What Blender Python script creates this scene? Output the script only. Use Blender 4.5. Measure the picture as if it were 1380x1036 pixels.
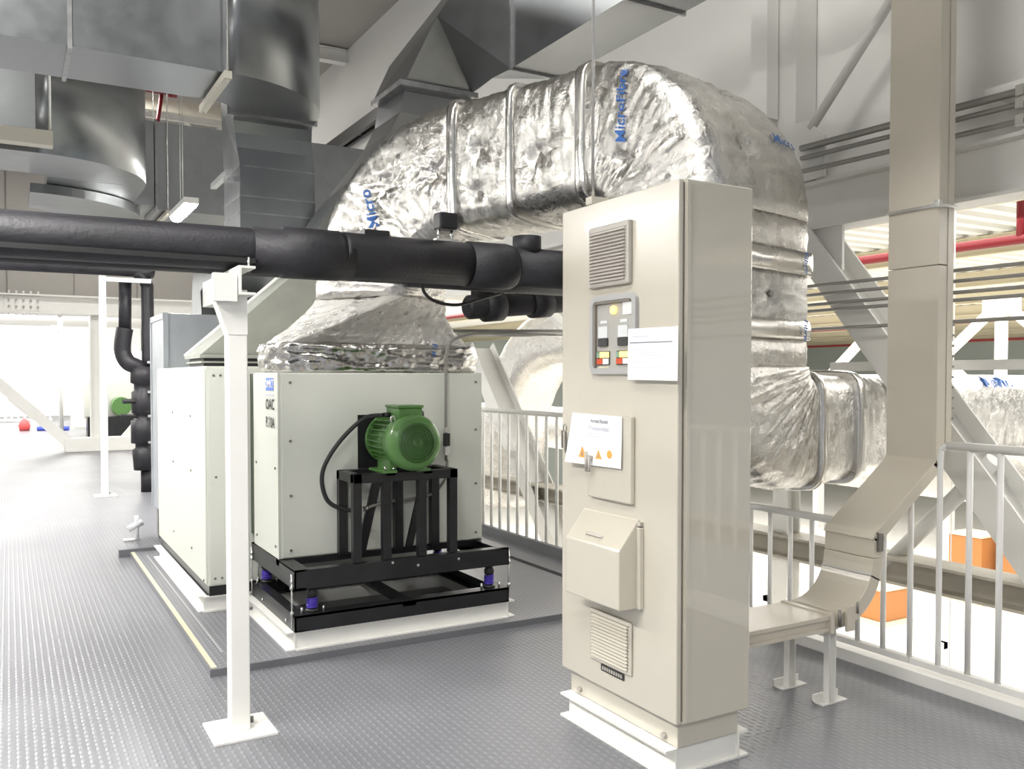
import bpy, bmesh, math, random
from mathutils import Vector, Matrix, noise
from mathutils.bvhtree import BVHTree
random.seed(7)
S = bpy.context.scene
COL = S.collection
for o in list(bpy.data.objects): bpy.data.objects.remove(o)
R = math.radians

# ------------------------------------------------------------------ camera, world, exposure
cam = bpy.data.cameras.new('camera'); camo = bpy.data.objects.new('camera', cam); COL.objects.link(camo)
yaw = math.atan(678/1180.)
camo.location = (0, 0, 1.45)
camo.rotation_euler = (R(90-1.5), 0, -yaw)
cam.sensor_width = 36; cam.lens = 36*1180/1380.; cam.shift_y = 20.9/1380.
cam.clip_end = 200; cam.clip_start = .05
S.camera = camo
S.view_settings.view_transform = 'Standard'; S.view_settings.look = 'None'
S.view_settings.gamma = 1; S.view_settings.use_curve_mapping = False
S.view_settings.exposure = 0.64
w = bpy.data.worlds.new('world'); S.world = w; w.use_nodes = True
w.node_tree.nodes['Background'].inputs[0].default_value = (.93, .96, 1, 1)
w.node_tree.nodes['Background'].inputs[1].default_value = .30

def area(name, loc, size, energy, direction=(0,0,-1), col=(1,.985,.95)):
    l = bpy.data.lights.new(name, 'AREA'); l.shape = 'RECTANGLE'; l.size, l.size_y = size
    l.energy = energy; l.color = col
    o = bpy.data.objects.new(name, l); COL.objects.link(o); o.location = loc
    o.rotation_euler = Vector(direction).to_track_quat('-Z', 'Y').to_euler()
    return o
area('hall_light', (17, 14, 3.3), (22, 34), 5200)
area('far_bay_fill', (-1, 26, 2.9), (9, 9), 800)
area('overhead_fill', (-1.5, 9, 6.1), (1.2, 1.2), 130)  # overhead panels added as general fill, without fixtures
area('overhead_fill', (1.2, 15, 6.1), (1.2, 1.2), 130)
area('overhead_fill', (-1.0, 1.5, 6.1), (1.2, 1.2), 130)
area('overhead_fill', (1.9, 2.6, 5.8), (1.0, 1.0), 32, (.8, .1, -.6))  # added only to brighten the right wall
area('far_bay_fill', (-1, 30.5, 2.6), (8, 1.2), 260, (0, .9, -.25))  # extra fill added to whiten the far wall

# ------------------------------------------------------------------ materials
def mat(name, col, rough=.5, metal=0., noise_s=None, noise_a=.06, bump=0., bump_s=40, coat=0., crough=.08, emit=None, es=0., rvar=0.):
    m = bpy.data.materials.new(name); m.use_nodes = True; n = m.node_tree; b = n.nodes['Principled BSDF']
    c = (*col, 1)
    b.inputs['Base Color'].default_value = c; b.inputs['Roughness'].default_value = rough; b.inputs['Metallic'].default_value = metal
    b.inputs['Coat Weight'].default_value = coat; b.inputs['Coat Roughness'].default_value = crough; b.inputs['Coat IOR'].default_value = 1.5 if coat < 1 else 1.9
    tc = n.nodes.new('ShaderNodeTexCoord')
    if noise_s:
        t = n.nodes.new('ShaderNodeTexNoise'); t.inputs['Scale'].default_value = noise_s; t.inputs['Detail'].default_value = 5
        n.links.new(tc.outputs['Object'], t.inputs['Vector'])
        r = n.nodes.new('ShaderNodeMapRange'); r.inputs['From Min'].default_value = .3; r.inputs['From Max'].default_value = .7
        r.inputs['To Min'].default_value = 1-noise_a; r.inputs['To Max'].default_value = 1+noise_a
        n.links.new(t.outputs['Fac'], r.inputs['Value'])
        mx = n.nodes.new('ShaderNodeVectorMath'); mx.operation = 'SCALE'; mx.inputs[0].default_value = col
        n.links.new(r.outputs['Result'], mx.inputs['Scale']); n.links.new(mx.outputs[0], b.inputs['Base Color'])
        if rvar:
            q = n.nodes.new('ShaderNodeMapRange'); q.inputs['From Min'].default_value = .3; q.inputs['From Max'].default_value = .7
            q.inputs['To Min'].default_value = rough-rvar; q.inputs['To Max'].default_value = rough+rvar
            n.links.new(t.outputs['Fac'], q.inputs['Value']); n.links.new(q.outputs['Result'], b.inputs['Roughness'])
    if bump:
        t = n.nodes.new('ShaderNodeTexNoise'); t.inputs['Scale'].default_value = bump_s; t.inputs['Detail'].default_value = 4
        n.links.new(tc.outputs['Object'], t.inputs['Vector'])
        bp = n.nodes.new('ShaderNodeBump'); bp.inputs['Strength'].default_value = bump; bp.inputs['Distance'].default_value = .01
        n.links.new(t.outputs['Fac'], bp.inputs['Height']); n.links.new(bp.outputs['Normal'], b.inputs['Normal'])
    if emit:
        b.inputs['Emission Color'].default_value = (*emit, 1); b.inputs['Emission Strength'].default_value = es
    return m
M = {}
M['cab'] = mat('cabinet_paint', (.59,.55,.46), .26, noise_s=3, noise_a=.02, coat=1., crough=.02)
M['cabdark'] = mat('cabinet_seam_shade_grey', (.22,.2,.17), .5)  # seal colour, also painted shade in the vents and window frame
M['vent'] = mat('vent_grey', (.45,.42,.38), .5)
M['unit'] = mat('unit_panel_paint', (.72,.73,.66), .38, noise_s=1.5, noise_a=.03)
M['white'] = mat('white_steel_paint', (.84,.83,.79), .4, noise_s=4, noise_a=.03)
M['rail'] = mat('rail_paint', (.84,.83,.80), .35)
M['beam'] = mat('beam_paint', (.72,.71,.68), .45, noise_s=2, noise_a=.05)
M['dirty'] = mat('dusty_beam_paint', (.42,.39,.33), .6, noise_s=5, noise_a=.15)
M['tray'] = mat('tray_beige_paint', (.60,.55,.46), .36, noise_s=3, noise_a=.04, coat=.15)
M['black'] = mat('black_steel_paint', (.014,.014,.016), .32, noise_s=8, noise_a=.3)
M['foam'] = mat('black_foam_insulation', (.017,.016,.02), .52, bump=.25, bump_s=60, noise_s=6, noise_a=.35)
M['rubber'] = mat('black_rubber', (.02,.02,.02), .5)
M['galv'] = mat('galvanised_steel', (.27,.28,.285), .33, .9, noise_s=7, noise_a=.07, rvar=.05)
M['galvlight'] = mat('pale_galvanised_sheet', (.50,.53,.56), .4, .45, noise_s=5, noise_a=.06)
M['galvdark'] = mat('galvanised_flange', (.36,.36,.36), .45, .85, noise_s=12, noise_a=.2)
M['chrome'] = mat('bright_zinc', (.75,.75,.73), .25, .9)
M['screw'] = mat('screw_grey', (.25,.24,.22), .4, .7)
M['green'] = mat('green_motor_paint', (.105,.25,.065), .3, noise_s=10, noise_a=.08, coat=.3)
M['greend'] = mat('dark_green_motor_paint', (.05,.13,.03), .45)
M['purple'] = mat('purple_spring_paint', (.07,.04,.42), .3)
M['paper'] = mat('white_paper', (.88,.88,.9), .6)
M['ink'] = mat('grey_ink', (.28,.28,.32), .7)
M['inklight'] = mat('faint_ink', (.62,.6,.68), .7)
M['blackink'] = mat('black_ink', (.03,.03,.03), .6)
M['orangeink'] = mat('orange_ink', (.85,.42,.08), .6)
M['yellow'] = mat('yellow_cover', (.9,.62,.08), .4, emit=(1,.62,.08), es=.5)
M['lampyellow'] = mat('lit_yellow_lens', (1,.75,.2), .3, emit=(1,.62,.12), es=1.6)
M['lampred'] = mat('orange_red_lens', (.62,.09,.03), .3)
M['lampwhite'] = mat('white_lens', (.8,.8,.78), .3)
M['lampgreen'] = mat('pale_green_lens', (.25,.4,.3), .3)
M['display'] = mat('display_panel_grey', (.42,.41,.38), .4)
M['dispwhite'] = mat('meter_white', (.72,.74,.74), .35)
M['dispdark'] = mat('meter_dark', (.05,.05,.05), .4)
M['frame'] = mat('window_frame_grey', (.42,.42,.41), .35)
M['blue'] = mat('blue_print', (.03,.13,.42), .5)
M['sticker'] = mat('blue_sticker', (.13,.24,.72), .5)
M['red'] = mat('red_pipe_paint', (.20,.008,.014), .4)
M['redfar'] = mat('red_goods', (.6,.08,.08), .5)
M['bluefar'] = mat('blue_goods', (.06,.1,.55), .5)
M['orange'] = mat('orange_crate', (.42,.17,.05), .6)
M['cream'] = mat('cream_purlin_paint', (.66,.60,.44), .5)
M['deckm'] = mat('white_deck_sheet', (.74,.73,.68), .5)
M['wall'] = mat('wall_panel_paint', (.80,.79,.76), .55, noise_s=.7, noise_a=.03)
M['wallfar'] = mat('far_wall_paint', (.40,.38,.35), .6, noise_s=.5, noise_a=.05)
M['greenwall'] = mat('grey_green_wall', (.50,.54,.51), .6)
M['hallfloor'] = mat('hall_floor_concrete', (.82,.80,.76), .5, noise_s=.5, noise_a=.04)
M['whitewall'] = mat('bright_partition_paint', (.85,.85,.82), .5)
M['plate'] = mat('dull_floor_plate', (.15,.152,.165), .35)
M['yellowline'] = mat('pale_edge_strip', (.62,.58,.42), .5)
M['edgeline'] = mat('worn_weld_line', (.45,.45,.44), .5)
M['lamp'] = mat('lit_tube', (1,1,1), .3, emit=(1,.99,.95), es=48)
M['lampfar'] = mat('lit_tube_end', (1,1,1), .3, emit=(1,.99,.95), es=14)
M['strut'] = mat('cream_strut_paint', (.60,.57,.48), .5)
M['flex'] = mat('grey_green_fabric', (.10,.12,.09), .8)
M['dusty'] = mat('dull_hood_sheet', (.40,.41,.37), .5, .25, noise_s=6, noise_a=.08)
M['darkcable'] = mat('grey_conduit', (.28,.27,.25), .45, .4)
M['skin2'] = mat('clear_frosted', (.7,.7,.72), .2)

def foil(name, scale=1., strength=.8, rough=.2):
    m = bpy.data.materials.new(name); m.use_nodes = True; n = m.node_tree; L = n.links; b = n.nodes['Principled BSDF']
    b.inputs['Metallic'].default_value = 1; b.inputs['Base Color'].default_value = (.66,.645,.615,1)
    tc = n.nodes.new('ShaderNodeTexCoord')
    t = n.nodes.new('ShaderNodeTexNoise'); t.inputs['Scale'].default_value = 9*scale; t.inputs['Detail'].default_value = 8; t.inputs['Roughness'].default_value = .62; t.inputs['Distortion'].default_value = .6
    v = n.nodes.new('ShaderNodeTexVoronoi'); v.inputs['Scale'].default_value = 22*scale; v.feature = 'DISTANCE_TO_EDGE'
    t2 = n.nodes.new('ShaderNodeTexNoise'); t2.inputs['Scale'].default_value = 3*scale; t2.inputs['Detail'].default_value = 3
    L.new(tc.outputs['Object'], t.inputs['Vector']); L.new(tc.outputs['Object'], t2.inputs['Vector'])
    ad = n.nodes.new('ShaderNodeVectorMath'); ad.operation = 'MULTIPLY_ADD'; ad.inputs[1].default_value = (.12,.12,.12)
    L.new(t.outputs['Color'], ad.inputs[0]); L.new(tc.outputs['Object'], ad.inputs[2]); L.new(ad.outputs[0], v.inputs['Vector'])
    mm = n.nodes.new('ShaderNodeMath'); mm.operation = 'MULTIPLY_ADD'; mm.inputs[1].default_value = .22
    L.new(v.outputs['Distance'], mm.inputs[0]); L.new(t.outputs['Fac'], mm.inputs[2])
    bp = n.nodes.new('ShaderNodeBump'); bp.inputs['Strength'].default_value = strength; bp.inputs['Distance'].default_value = .012
    L.new(mm.outputs[0], bp.inputs['Height']); L.new(bp.outputs['Normal'], b.inputs['Normal'])
    r = n.nodes.new('ShaderNodeMapRange'); r.inputs['From Min'].default_value = .35; r.inputs['From Max'].default_value = .65
    r.inputs['To Min'].default_value = rough-.06; r.inputs['To Max'].default_value = rough+.14
    L.new(t2.outputs['Fac'], r.inputs['Value']); L.new(r.outputs['Result'], b.inputs['Roughness'])
    return m
M['foil'] = foil('aluminium_foil_wrap', 1.5, .8, .19)
M['crinkle'] = foil('crinkled_foil_wrap', 3.6, 1.0, .3)
M['tape'] = foil('foil_tape', .8, .35, .2)

def floor_mat():
    m = bpy.data.materials.new('chequer_plate'); m.use_nodes = True; n = m.node_tree; L = n.links; b = n.nodes['Principled BSDF']
    b.inputs['Base Color'].default_value = (.175,.176,.192,1)
    g = n.nodes.new('ShaderNodeNewGeometry'); sp = n.nodes.new('ShaderNodeSeparateXYZ'); L.new(g.outputs['Position'], sp.inputs[0])
    def mth(op, a, bb=None, c=None):
        q = n.nodes.new('ShaderNodeMath'); q.operation = op
        for i, x in enumerate((a, bb, c)):
            if x is None: continue
            if isinstance(x, (int, float)): q.inputs[i].default_value = x
            else: L.new(x, q.inputs[i])
        return q.outputs[0]
    # rows of raised bars: cells 36 x 36 mm, alternately turned
    px = .030
    u = mth('DIVIDE', sp.outputs['X'], px); v = mth('DIVIDE', sp.outputs['Y'], .045)
    par = mth('MODULO', mth('ADD', mth('FLOOR', u), 2000), 2)
    fu = mth('ABSOLUTE', mth('SUBTRACT', mth('FRACT', u), .5)); fv = mth('ABSOLUTE', mth('SUBTRACT', mth('FRACT', mth('ADD', v, mth('MULTIPLY', par, .5))), .5))
    d = mth('ADD', mth('POWER', mth('DIVIDE', fu, .26), 2), mth('POWER', mth('DIVIDE', fv, .46), 2))
    h = mth('MAXIMUM', mth('SUBTRACT', 1, d), 0)
    bp = n.nodes.new('ShaderNodeBump'); bp.inputs['Strength'].default_value = .8; bp.inputs['Distance'].default_value = .0022
    t = n.nodes.new('ShaderNodeTexNoise'); t.inputs['Scale'].default_value = .9; t.inputs['Detail'].default_value = 6; L.new(g.outputs['Position'], t.inputs['Vector'])
    L.new(h, bp.inputs['Height']); L.new(bp.outputs['Normal'], b.inputs['Normal'])
    r = n.nodes.new('ShaderNodeMapRange'); r.inputs['From Min'].default_value = .3; r.inputs['From Max'].default_value = .7
    r.inputs['To Min'].default_value = .30; r.inputs['To Max'].default_value = .42
    L.new(t.outputs['Fac'], r.inputs['Value']); L.new(r.outputs['Result'], b.inputs['Roughness'])
    cr = n.nodes.new('ShaderNodeMapRange'); cr.inputs['From Min'].default_value = .3; cr.inputs['From Max'].default_value = .7
    cr.inputs['To Min'].default_value = .9; cr.inputs['To Max'].default_value = 1.12; L.new(t.outputs['Fac'], cr.inputs['Value'])
    cs = mth('ADD', cr.outputs['Result'], mth('MULTIPLY', h, .35))
    vm = n.nodes.new('ShaderNodeVectorMath'); vm.operation = 'SCALE'; vm.inputs[0].default_value = (.175,.176,.192); L.new(cs, vm.inputs['Scale']); L.new(vm.outputs[0], b.inputs['Base Color'])
    return m
M['floor'] = floor_mat()

# ------------------------------------------------------------------ mesh helpers
class MB:
    def __init__(s): s.v = []; s.f = []; s.sm = []
    def add(s, vs, fs, smooth=False):
        k = len(s.v); s.v += [Vector(p) for p in vs]
        for f in fs: s.f.append([i+k for i in f]); s.sm.append(smooth)
        return s
    def box(s, x0, x1, y0, y1, z0, z1):
        vs = [(x,y,z) for z in (z0,z1) for y in (y0,y1) for x in (x0,x1)]
        return s.add(vs, [(0,2,3,1),(4,5,7,6),(0,1,5,4),(2,6,7,3),(0,4,6,2),(1,3,7,5)])
    def loft(s, rings, cap=True, smooth=False, closed=True):
        n = len(rings[0]); vs = [p for r in rings for p in r]; fs = []
        for i in range(len(rings)-1):
            for j in range(n if closed else n-1):
                k = (j+1) % n; fs.append((i*n+j, i*n+k, (i+1)*n+k, (i+1)*n+j))
        s.add(vs, fs, smooth)
        if cap and closed:
            k = len(s.v)-len(vs)
            s.f.append([k+j for j in range(n)][::-1]); s.sm.append(False)
            s.f.append([k+(len(rings)-1)*n+j for j in range(n)]); s.sm.append(False)
        return s
    def frame(s, d, up=None):
        d = Vector(d).normalized(); up = Vector(up) if up else (Vector((0,0,1)) if abs(d.z) < .95 else Vector((1,0,0)))
        a = d.cross(up).normalized(); b = a.cross(d).normalized(); return d, a, b
    def cyl(s, p0, p1, r0, r1=None, n=16, cap=True, smooth=True):
        p0, p1 = Vector(p0), Vector(p1); r1 = r0 if r1 is None else r1
        d, a, b = s.frame(p1-p0)
        rg = [[p+(a*math.cos(2*math.pi*i/n)+b*math.sin(2*math.pi*i/n))*r for i in range(n)] for p, r in ((p0,r0),(p1,r1))]
        return s.loft(rg, cap, smooth)
    def rev(s, p0, axis, prof, n=24, smooth=True, cap=True):   # prof: (distance along axis, radius)
        d, a, b = s.frame(axis); p0 = Vector(p0)
        return s.loft([[p0+d*t+(a*math.cos(2*math.pi*i/n)+b*math.sin(2*math.pi*i/n))*r for i in range(n)] for t, r in prof], cap, smooth)
    def tube(s, pts, r, n=10):
        pts = [Vector(p) for p in pts]; rg = []; a = None
        for i, p in enumerate(pts):
            t = (pts[min(i+1,len(pts)-1)]-pts[max(i-1,0)]).normalized()
            if a is None: _, a, b = s.frame(t)
            a = (a-t*a.dot(t)).normalized(); b = t.cross(a)
            rg.append([p+(a*math.cos(2*math.pi*k/n)+b*math.sin(2*math.pi*k/n))*r for k in range(n)])
        return s.loft(rg, True, True)
    def sect(s, p0, p1, prof, up=None):   # extrude a closed 2-D profile (a, b) from p0 to p1
        p0, p1 = Vector(p0), Vector(p1); d, a, b = s.frame(p1-p0, up)
        return s.loft([[p+a*x+b*y for x, y in prof] for p in (p0,p1)])
    def hbeam(s, p0, p1, h, w, tf=.012, tw=.008, up=None):
        x, y = w/2, h/2
        pr = [(-x,-y),(x,-y),(x,-y+tf),(tw/2,-y+tf),(tw/2,y-tf),(x,y-tf),(x,y),(-x,y),(-x,y-tf),(-tw/2,y-tf),(-tw/2,-y+tf),(-x,-y+tf)]
        return s.sect(p0, p1, pr, up)
    def channel(s, p0, p1, h, w, t=.008, side=1, up=None):   # web at x=0, flanges towards side
        y = h/2; k = side
        pr = [(0,-y),(k*w,-y),(k*w,-y+t),(k*t,-y+t),(k*t,y-t),(k*w,y-t),(k*w,y),(0,y)]
        return s.sect(p0, p1, pr, up)
    def bar(s, p0, p1, w, h, up=None):
        return s.sect(p0, p1, [(-w/2,-h/2),(w/2,-h/2),(w/2,h/2),(-w/2,h/2)], up)
    def build(s, name, m, parent=None, bevel=0):
        me = bpy.data.meshes.new(name)
        off = Vector(ORIG.get(parent.name, (0,0,0))) if parent else Vector((0,0,0))
        me.from_pydata([tuple(p-off) for p in s.v], [], s.f); me.validate()
        bm = bmesh.new(); bm.from_mesh(me); bmesh.ops.recalc_face_normals(bm, faces=bm.faces)
        bm.to_mesh(me); bm.free()
        if len(me.polygons) == len(s.sm): me.polygons.foreach_set('use_smooth', s.sm)
        me.materials.append(M[m] if isinstance(m, str) else m)
        o = bpy.data.objects.new(name, me); COL.objects.link(o)
        if parent: o.parent = parent; ORIG[o.name] = tuple(off)
        if bevel:
            b = o.modifiers.new('bevel', 'BEVEL'); b.width = bevel; b.segments = 2; b.limit_method = 'ANGLE'; b.harden_normals = False
        return o
ORIG = {}
def thing(name, label, cat, loc=(0,0,0), group=None):
    o = bpy.data.objects.new(name, None); COL.objects.link(o); o.location = loc; ORIG[o.name] = tuple(loc); o.empty_display_size = .1
    o['label'] = label; o['category'] = cat
    if group: o['group'] = group
    return o
def tag(o, label, cat, group=None):
    o['label'] = label; o['category'] = cat
    if group: o['group'] = group
    return o
def struct(o): o['kind'] = 'structure'; return o
def part(name, m, parent, fn, bevel=0):
    b = MB(); fn(b); return b.build(name, m, parent, bevel)
def bx(name, m, parent, *a, bevel=0): return MB().box(*a).build(name, m, parent, bevel)
def dup(root, loc, label=None, group=None):
    r = root.copy(); COL.objects.link(r); r.location = loc
    if label: r['label'] = label
    if group: r['group'] = group
    for ch in list(root.children):
        c = ch.copy(); COL.objects.link(c); c.parent = r
        for g in list(ch.children):
            d = g.copy(); COL.objects.link(d); d.parent = c
    return r
def text_mesh(body, size, shear=0., bold=0.):
    cu = bpy.data.curves.new('txt', 'FONT'); cu.body = body; cu.size = size; cu.align_x = 'CENTER'; cu.align_y = 'CENTER'; cu.shear = shear; cu.offset = bold; cu.resolution_u = 2
    o = bpy.data.objects.new('txt', cu); COL.objects.link(o); bpy.context.view_layer.update()
    me = o.to_mesh(); vs = [v.co.copy() for v in me.vertices]; fs = [list(p.vertices) for p in me.polygons]
    o.to_mesh_clear(); bpy.data.objects.remove(o); bpy.data.curves.remove(cu); return vs, fs
def lettering(name, body, size, origin, right, up, m, parent, shear=0., bold=0., tree=None, sx=1., lift=.009):
    vs, fs = text_mesh(body, size, shear, bold)
    o, r, u = Vector(origin), Vector(right).normalized(), Vector(up).normalized(); nn = r.cross(u)
    out = []
    for v in vs:
        p = o+r*v.x*sx+u*v.y
        if tree:
            hit = tree.ray_cast(p+nn*.25, -nn, .6)
            if hit[0] is not None: p = hit[0]+nn*lift
        out.append(p)
    return MB().add(out, fs).build(name, m, parent)

# ------------------------------------------------------------------ STRUCTURE: mezzanine floor, plates, walls, roof
fl = struct(bx('floor', 'plate', None, -7, 3.70, -3, 38, -.14, -.012))
xs = [-6.8, -5.58, -4.36, -3.14, -1.92, -.70, .60, 1.82, 3.04, 3.695]
ys = [-2.96, -.5, 1.03, 2.555, 4.06, 5.44] + [5.44+1.525*k for k in range(1, 22)]
for i in range(len(ys)-1):
    for j in range(len(xs)-1):
        bx('floor_plate', 'floor', fl, xs[j]+.0008, xs[j+1]-.0008, ys[i]+.0008, ys[i+1]-.0008, -.012, 0)
struct(bx('wall_right', 'wall', None, 4.42, 4.56, -3, 19.3, 2.62, 6.3))
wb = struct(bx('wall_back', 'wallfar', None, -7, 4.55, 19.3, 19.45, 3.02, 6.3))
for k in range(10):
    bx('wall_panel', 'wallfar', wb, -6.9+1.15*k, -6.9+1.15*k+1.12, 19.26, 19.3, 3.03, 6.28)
struct(bx('wall_left', 'wall', None, -7.15, -7, -3, 38, -.1, 6.3))
struct(bx('wall_far', 'whitewall', None, -7, 4.5, 37, 37.2, -.1, 4.6))
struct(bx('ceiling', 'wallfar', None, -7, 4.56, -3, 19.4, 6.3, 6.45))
struct(bx('ceiling_bay', 'wall', None, -7, 12, 19.5, 37.2, 3.35, 3.5))
# hall below the mezzanine
struct(bx('floor_hall', 'hallfloor', None, 3.9, 60, -12, 60, -5.2, -5))
struct(bx('wall_hall', 'greenwall', None, 45, 45.3, -12, 60, -5, 5))
struct(bx('wall_hall_end', 'greenwall', None, 4.6, 60, 44, 44.3, -5, 5))
struct(bx('wall_hall_side', 'hallfloor', None, 3.6, 3.75, -12, 44, -5, -.16))
ZD = 3.62
d = MB(); y = -8.; vs = []; n0 = 0
prof = []
while y < 44:
    prof += [(y, ZD), (y+.17, ZD), (y+.21, ZD+.09), (y+.36, ZD+.09)]; y += .40
vs = [(x, a, b) for x in (4.58, 59) for a, b in prof]; n = len(prof)
d.add(vs, [(i, i+1, n+i+1, n+i) for i in range(n-1)])
hc = struct(d.build('ceiling_hall', 'deckm'))
for k, x in enumerate([9.2, 13.0, 17.3, 21.2, 25.2, 29.5, 34, 39, 45, 52]):
    part('purlin', 'cream', hc, lambda b: b.hbeam((x, -8, ZD-.16), (x, 44, ZD-.16), .30, .16, .02, .02))

# kerb strip under the guard rail and dark toe plate behind the units
kb = struct(MB().box(3.70, 3.78, -1.5, 12, -.14, .055).build('trim_1', 'rail'))
struct(MB().box(3.66, 3.70, 4.6, 12, 0, .13).box(3.40, 3.66, 4.6, 12, 0, .05).build('trim_2', 'plate'))

# raised platform under the units
pf = struct(MB().box(.83, 3.38, 4.37, 7.64, .0, .035).build('trim_3', 'floor'))
bx('edge_strip', 'yellowline', pf, .835, .860, 4.38, 7.62, .035, .040)
bx('weld_line', 'edgeline', pf, .93, .937, 4.62, 7.45, .035, .0365)
bx('edge_skirt', 'plate', pf, .825, 3.38, 4.36, 4.37, 0, .036)
bx('end_lip', 'plate', pf, .75, 1.05, 7.64, 7.70, 0, .06)

# ------------------------------------------------------------------ CONTROL CABINET
X0, X1, Y0, Y1, Z0, Z1 = 2.06, 2.416, 2.40, 3.155, .195, 2.155
cb = thing('control_cabinet', 'tall beige steel control cabinet with display window, hood and louvres', 'cabinet', (2.24, 2.78, 0))
part('body', 'cab', cb, lambda b: b.box(X0+.032, X1, Y0, Y1, Z0, Z1), .006)
bx('seal', 'cabdark', cb, X0+.020, X0+.034, Y0+.008, Y1-.008, Z0+.012, Z1-.012)
dr = part('door', 'cab', cb, lambda b: b.box(X0, X0+.022, Y0+.002, Y1-.002, Z0+.004, Z1-.004), .005)
bx('rain_lip', 'cab', cb, X0+.034, X0+.05, Y0-.006, Y0, Z0+.01, Z1-.004)
def vent(name, ya, yb, za, zb, m, px):
    f = part(name, m, cb, lambda b: b.box(X0-px, X0, ya, yb, za, zb), .006)
    n = int((zb-za-.03)/.0135)
    for i in range(n):
        z = za+.018+i*.0135
        bx('slot_shade', 'cabdark', f, X0-px-.0015, X0-px+.001, ya+.012, yb-.012, z+.0095, z+.0130)  # dark strip standing in for the shade between louvres
        MB().add([(X0-px-.001, ya+.02, z+.010), (X0-px-.001, yb-.02, z+.010), (X0-px-.009, yb-.02, z+.001), (X0-px-.009, ya+.02, z+.001),
                  (X0-px-.001, ya+.02, z-.0005), (X0-px-.001, yb-.02, z-.0005)], [(0,1,2,3),(3,2,5,4),(0,3,4),(1,5,2)]).build('louvre', m, f)
    return f
vent('vent_grille', 2.665, 2.93, 1.806, 2.05, 'vent', .022)
vent('vent_grille', 2.655, 2.93, .300, .51, 'cab', .010)
bx('nameplate', 'blackink', cb, X0-.004, X0, 2.707, 2.86, .268, .296, bevel=.002)
for i in range(9): bx('nameplate_mark', 'vent', cb, X0-.0048, X0-.004, 2.72+i*.015, 2.729+i*.015, .275, .289)
# display window
def rrect(ya, yb, za, zb, r, n=6):
    out = []
    for cy, cz, a0 in ((yb-r, zb-r, 0), (ya+r, zb-r, 90), (ya+r, za+r, 180), (yb-r, za+r, 270)):
        for i in range(n+1):
            a = R(a0+90*i/n); out.append((cy+r*math.cos(a), cz+r*math.sin(a)))
    return out
ya, yb, za, zb = 2.625, 2.925, 1.462, 1.772
o1 = rrect(ya, yb, za, zb, .035); o2 = rrect(ya+.022, yb-.022, za+.022, zb-.022, .02)
win = part('window_frame', 'frame', cb, lambda b: b.loft([[(X0, *p) for p in o1], [(X0-.018, *p) for p in o1], [(X0-.018, *p) for p in o2], [(X0-.001, *p) for p in o2]], False))
bx('display_panel', 'display', win, X0-.003, X0-.0012, ya+.02, yb-.02, za+.02, zb-.02)
bx('inner_shadow_gap', 'cabdark', win, X0-.015, X0-.002, yb-.034, yb-.022, za+.03, zb-.03)
bx('top_shadow_gap', 'cabdark', win, X0-.015, X0-.002, ya+.04, yb-.03, zb-.032, zb-.022)  # solid dark bar painting the shade inside the frame
MB().cyl((X0-.003, 2.775, 1.712), (X0-.014, 2.775, 1.712), .016).build('pilot_lamp', 'lampyellow', win)
bx('meter_card', 'lampwhite', win, X0-.006, X0-.003, 2.665, 2.72, 1.69, 1.742)
for yc in (2.845, 2.715):
    bx('meter', 'dispwhite', win, X0-.010, X0-.003, yc-.03, yc+.03, 1.605, 1.65)
    bx('meter_base', 'dispdark', win, X0-.012, X0-.003, yc-.03, yc+.03, 1.572, 1.603)
    bx('meter_label', 'dispwhite', win, X0-.005, X0-.003, yc-.022, yc+.022, 1.662, 1.674)
    bx('lamp_block', 'dispdark', win, X0-.007, X0-.003, yc-.042, yc+.042, 1.498, 1.552)
    bx('lamp', 'lampgreen', win, X0-.011, X0-.007, yc+.021, yc+.039, 1.527, 1.549)
    bx('lamp', 'lampyellow', win, X0-.011, X0-.007, yc-.039, yc+.017, 1.527, 1.549)
    bx('lamp', 'lampred', win, X0-.011, X0-.007, yc+.002, yc+.039, 1.501, 1.523)
    bx('lamp', 'lampwhite', win, X0-.011, X0-.007, yc-.039, yc-.002, 1.501, 1.523)
bx('label_strip', 'yellowline', win, X0-.0045, X0-.003, 2.815, 2.88, 1.486, 1.493)
# hatch
ht = part('hatch', 'cab', cb, lambda b: b.box(X0-.022, X0, 2.645, 2.93, .965, 1.30), .006)
part('hatch_handle', 'vent', ht, lambda b: b.cyl((X0-.05, 2.90, 1.07), (X0-.05, 2.90, 1.15), .007).cyl((X0-.05, 2.88, 1.07), (X0-.05, 2.88, 1.13), .005).box(X0-.05, X0-.02, 2.875, 2.905, 1.12, 1.135))
# filter hood
def hoodf(b):
    y0, y1 = 2.612, 2.975; xa, xb = X0, X0-.10
    pr = [(xa, .575), (xb, .575), (xb, .800), (xa-.012, .912), (xa, .912)]
    b.loft([[(x, y0, z) for x, z in pr], [(x, y1, z) for x, z in pr]])
hd = part('filter_hood', 'cab', cb, hoodf, .005)
part('grip_slot', 'vent', hd, lambda b: b.loft([[(X0-.078+.0+dx, yy, zz) for dx, yy, zz in
    ((-.0, 2.86, .826), (.010, 2.86, .838), (.010, 2.74, .838), (.0, 2.74, .826))], [(X0-.088, 2.85, .831), (X0-.082, 2.85, .838), (X0-.082, 2.75, .838), (X0-.088, 2.75, .831)]]))
bx('hood_rail', 'cab', cb, X0-.02, X0, 2.59, 2.612, .575, .885, bevel=.003)
bx('hood_latch', 'vent', cb, X0-.016, X0, 2.593, 2.612, .89, .905)
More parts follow.
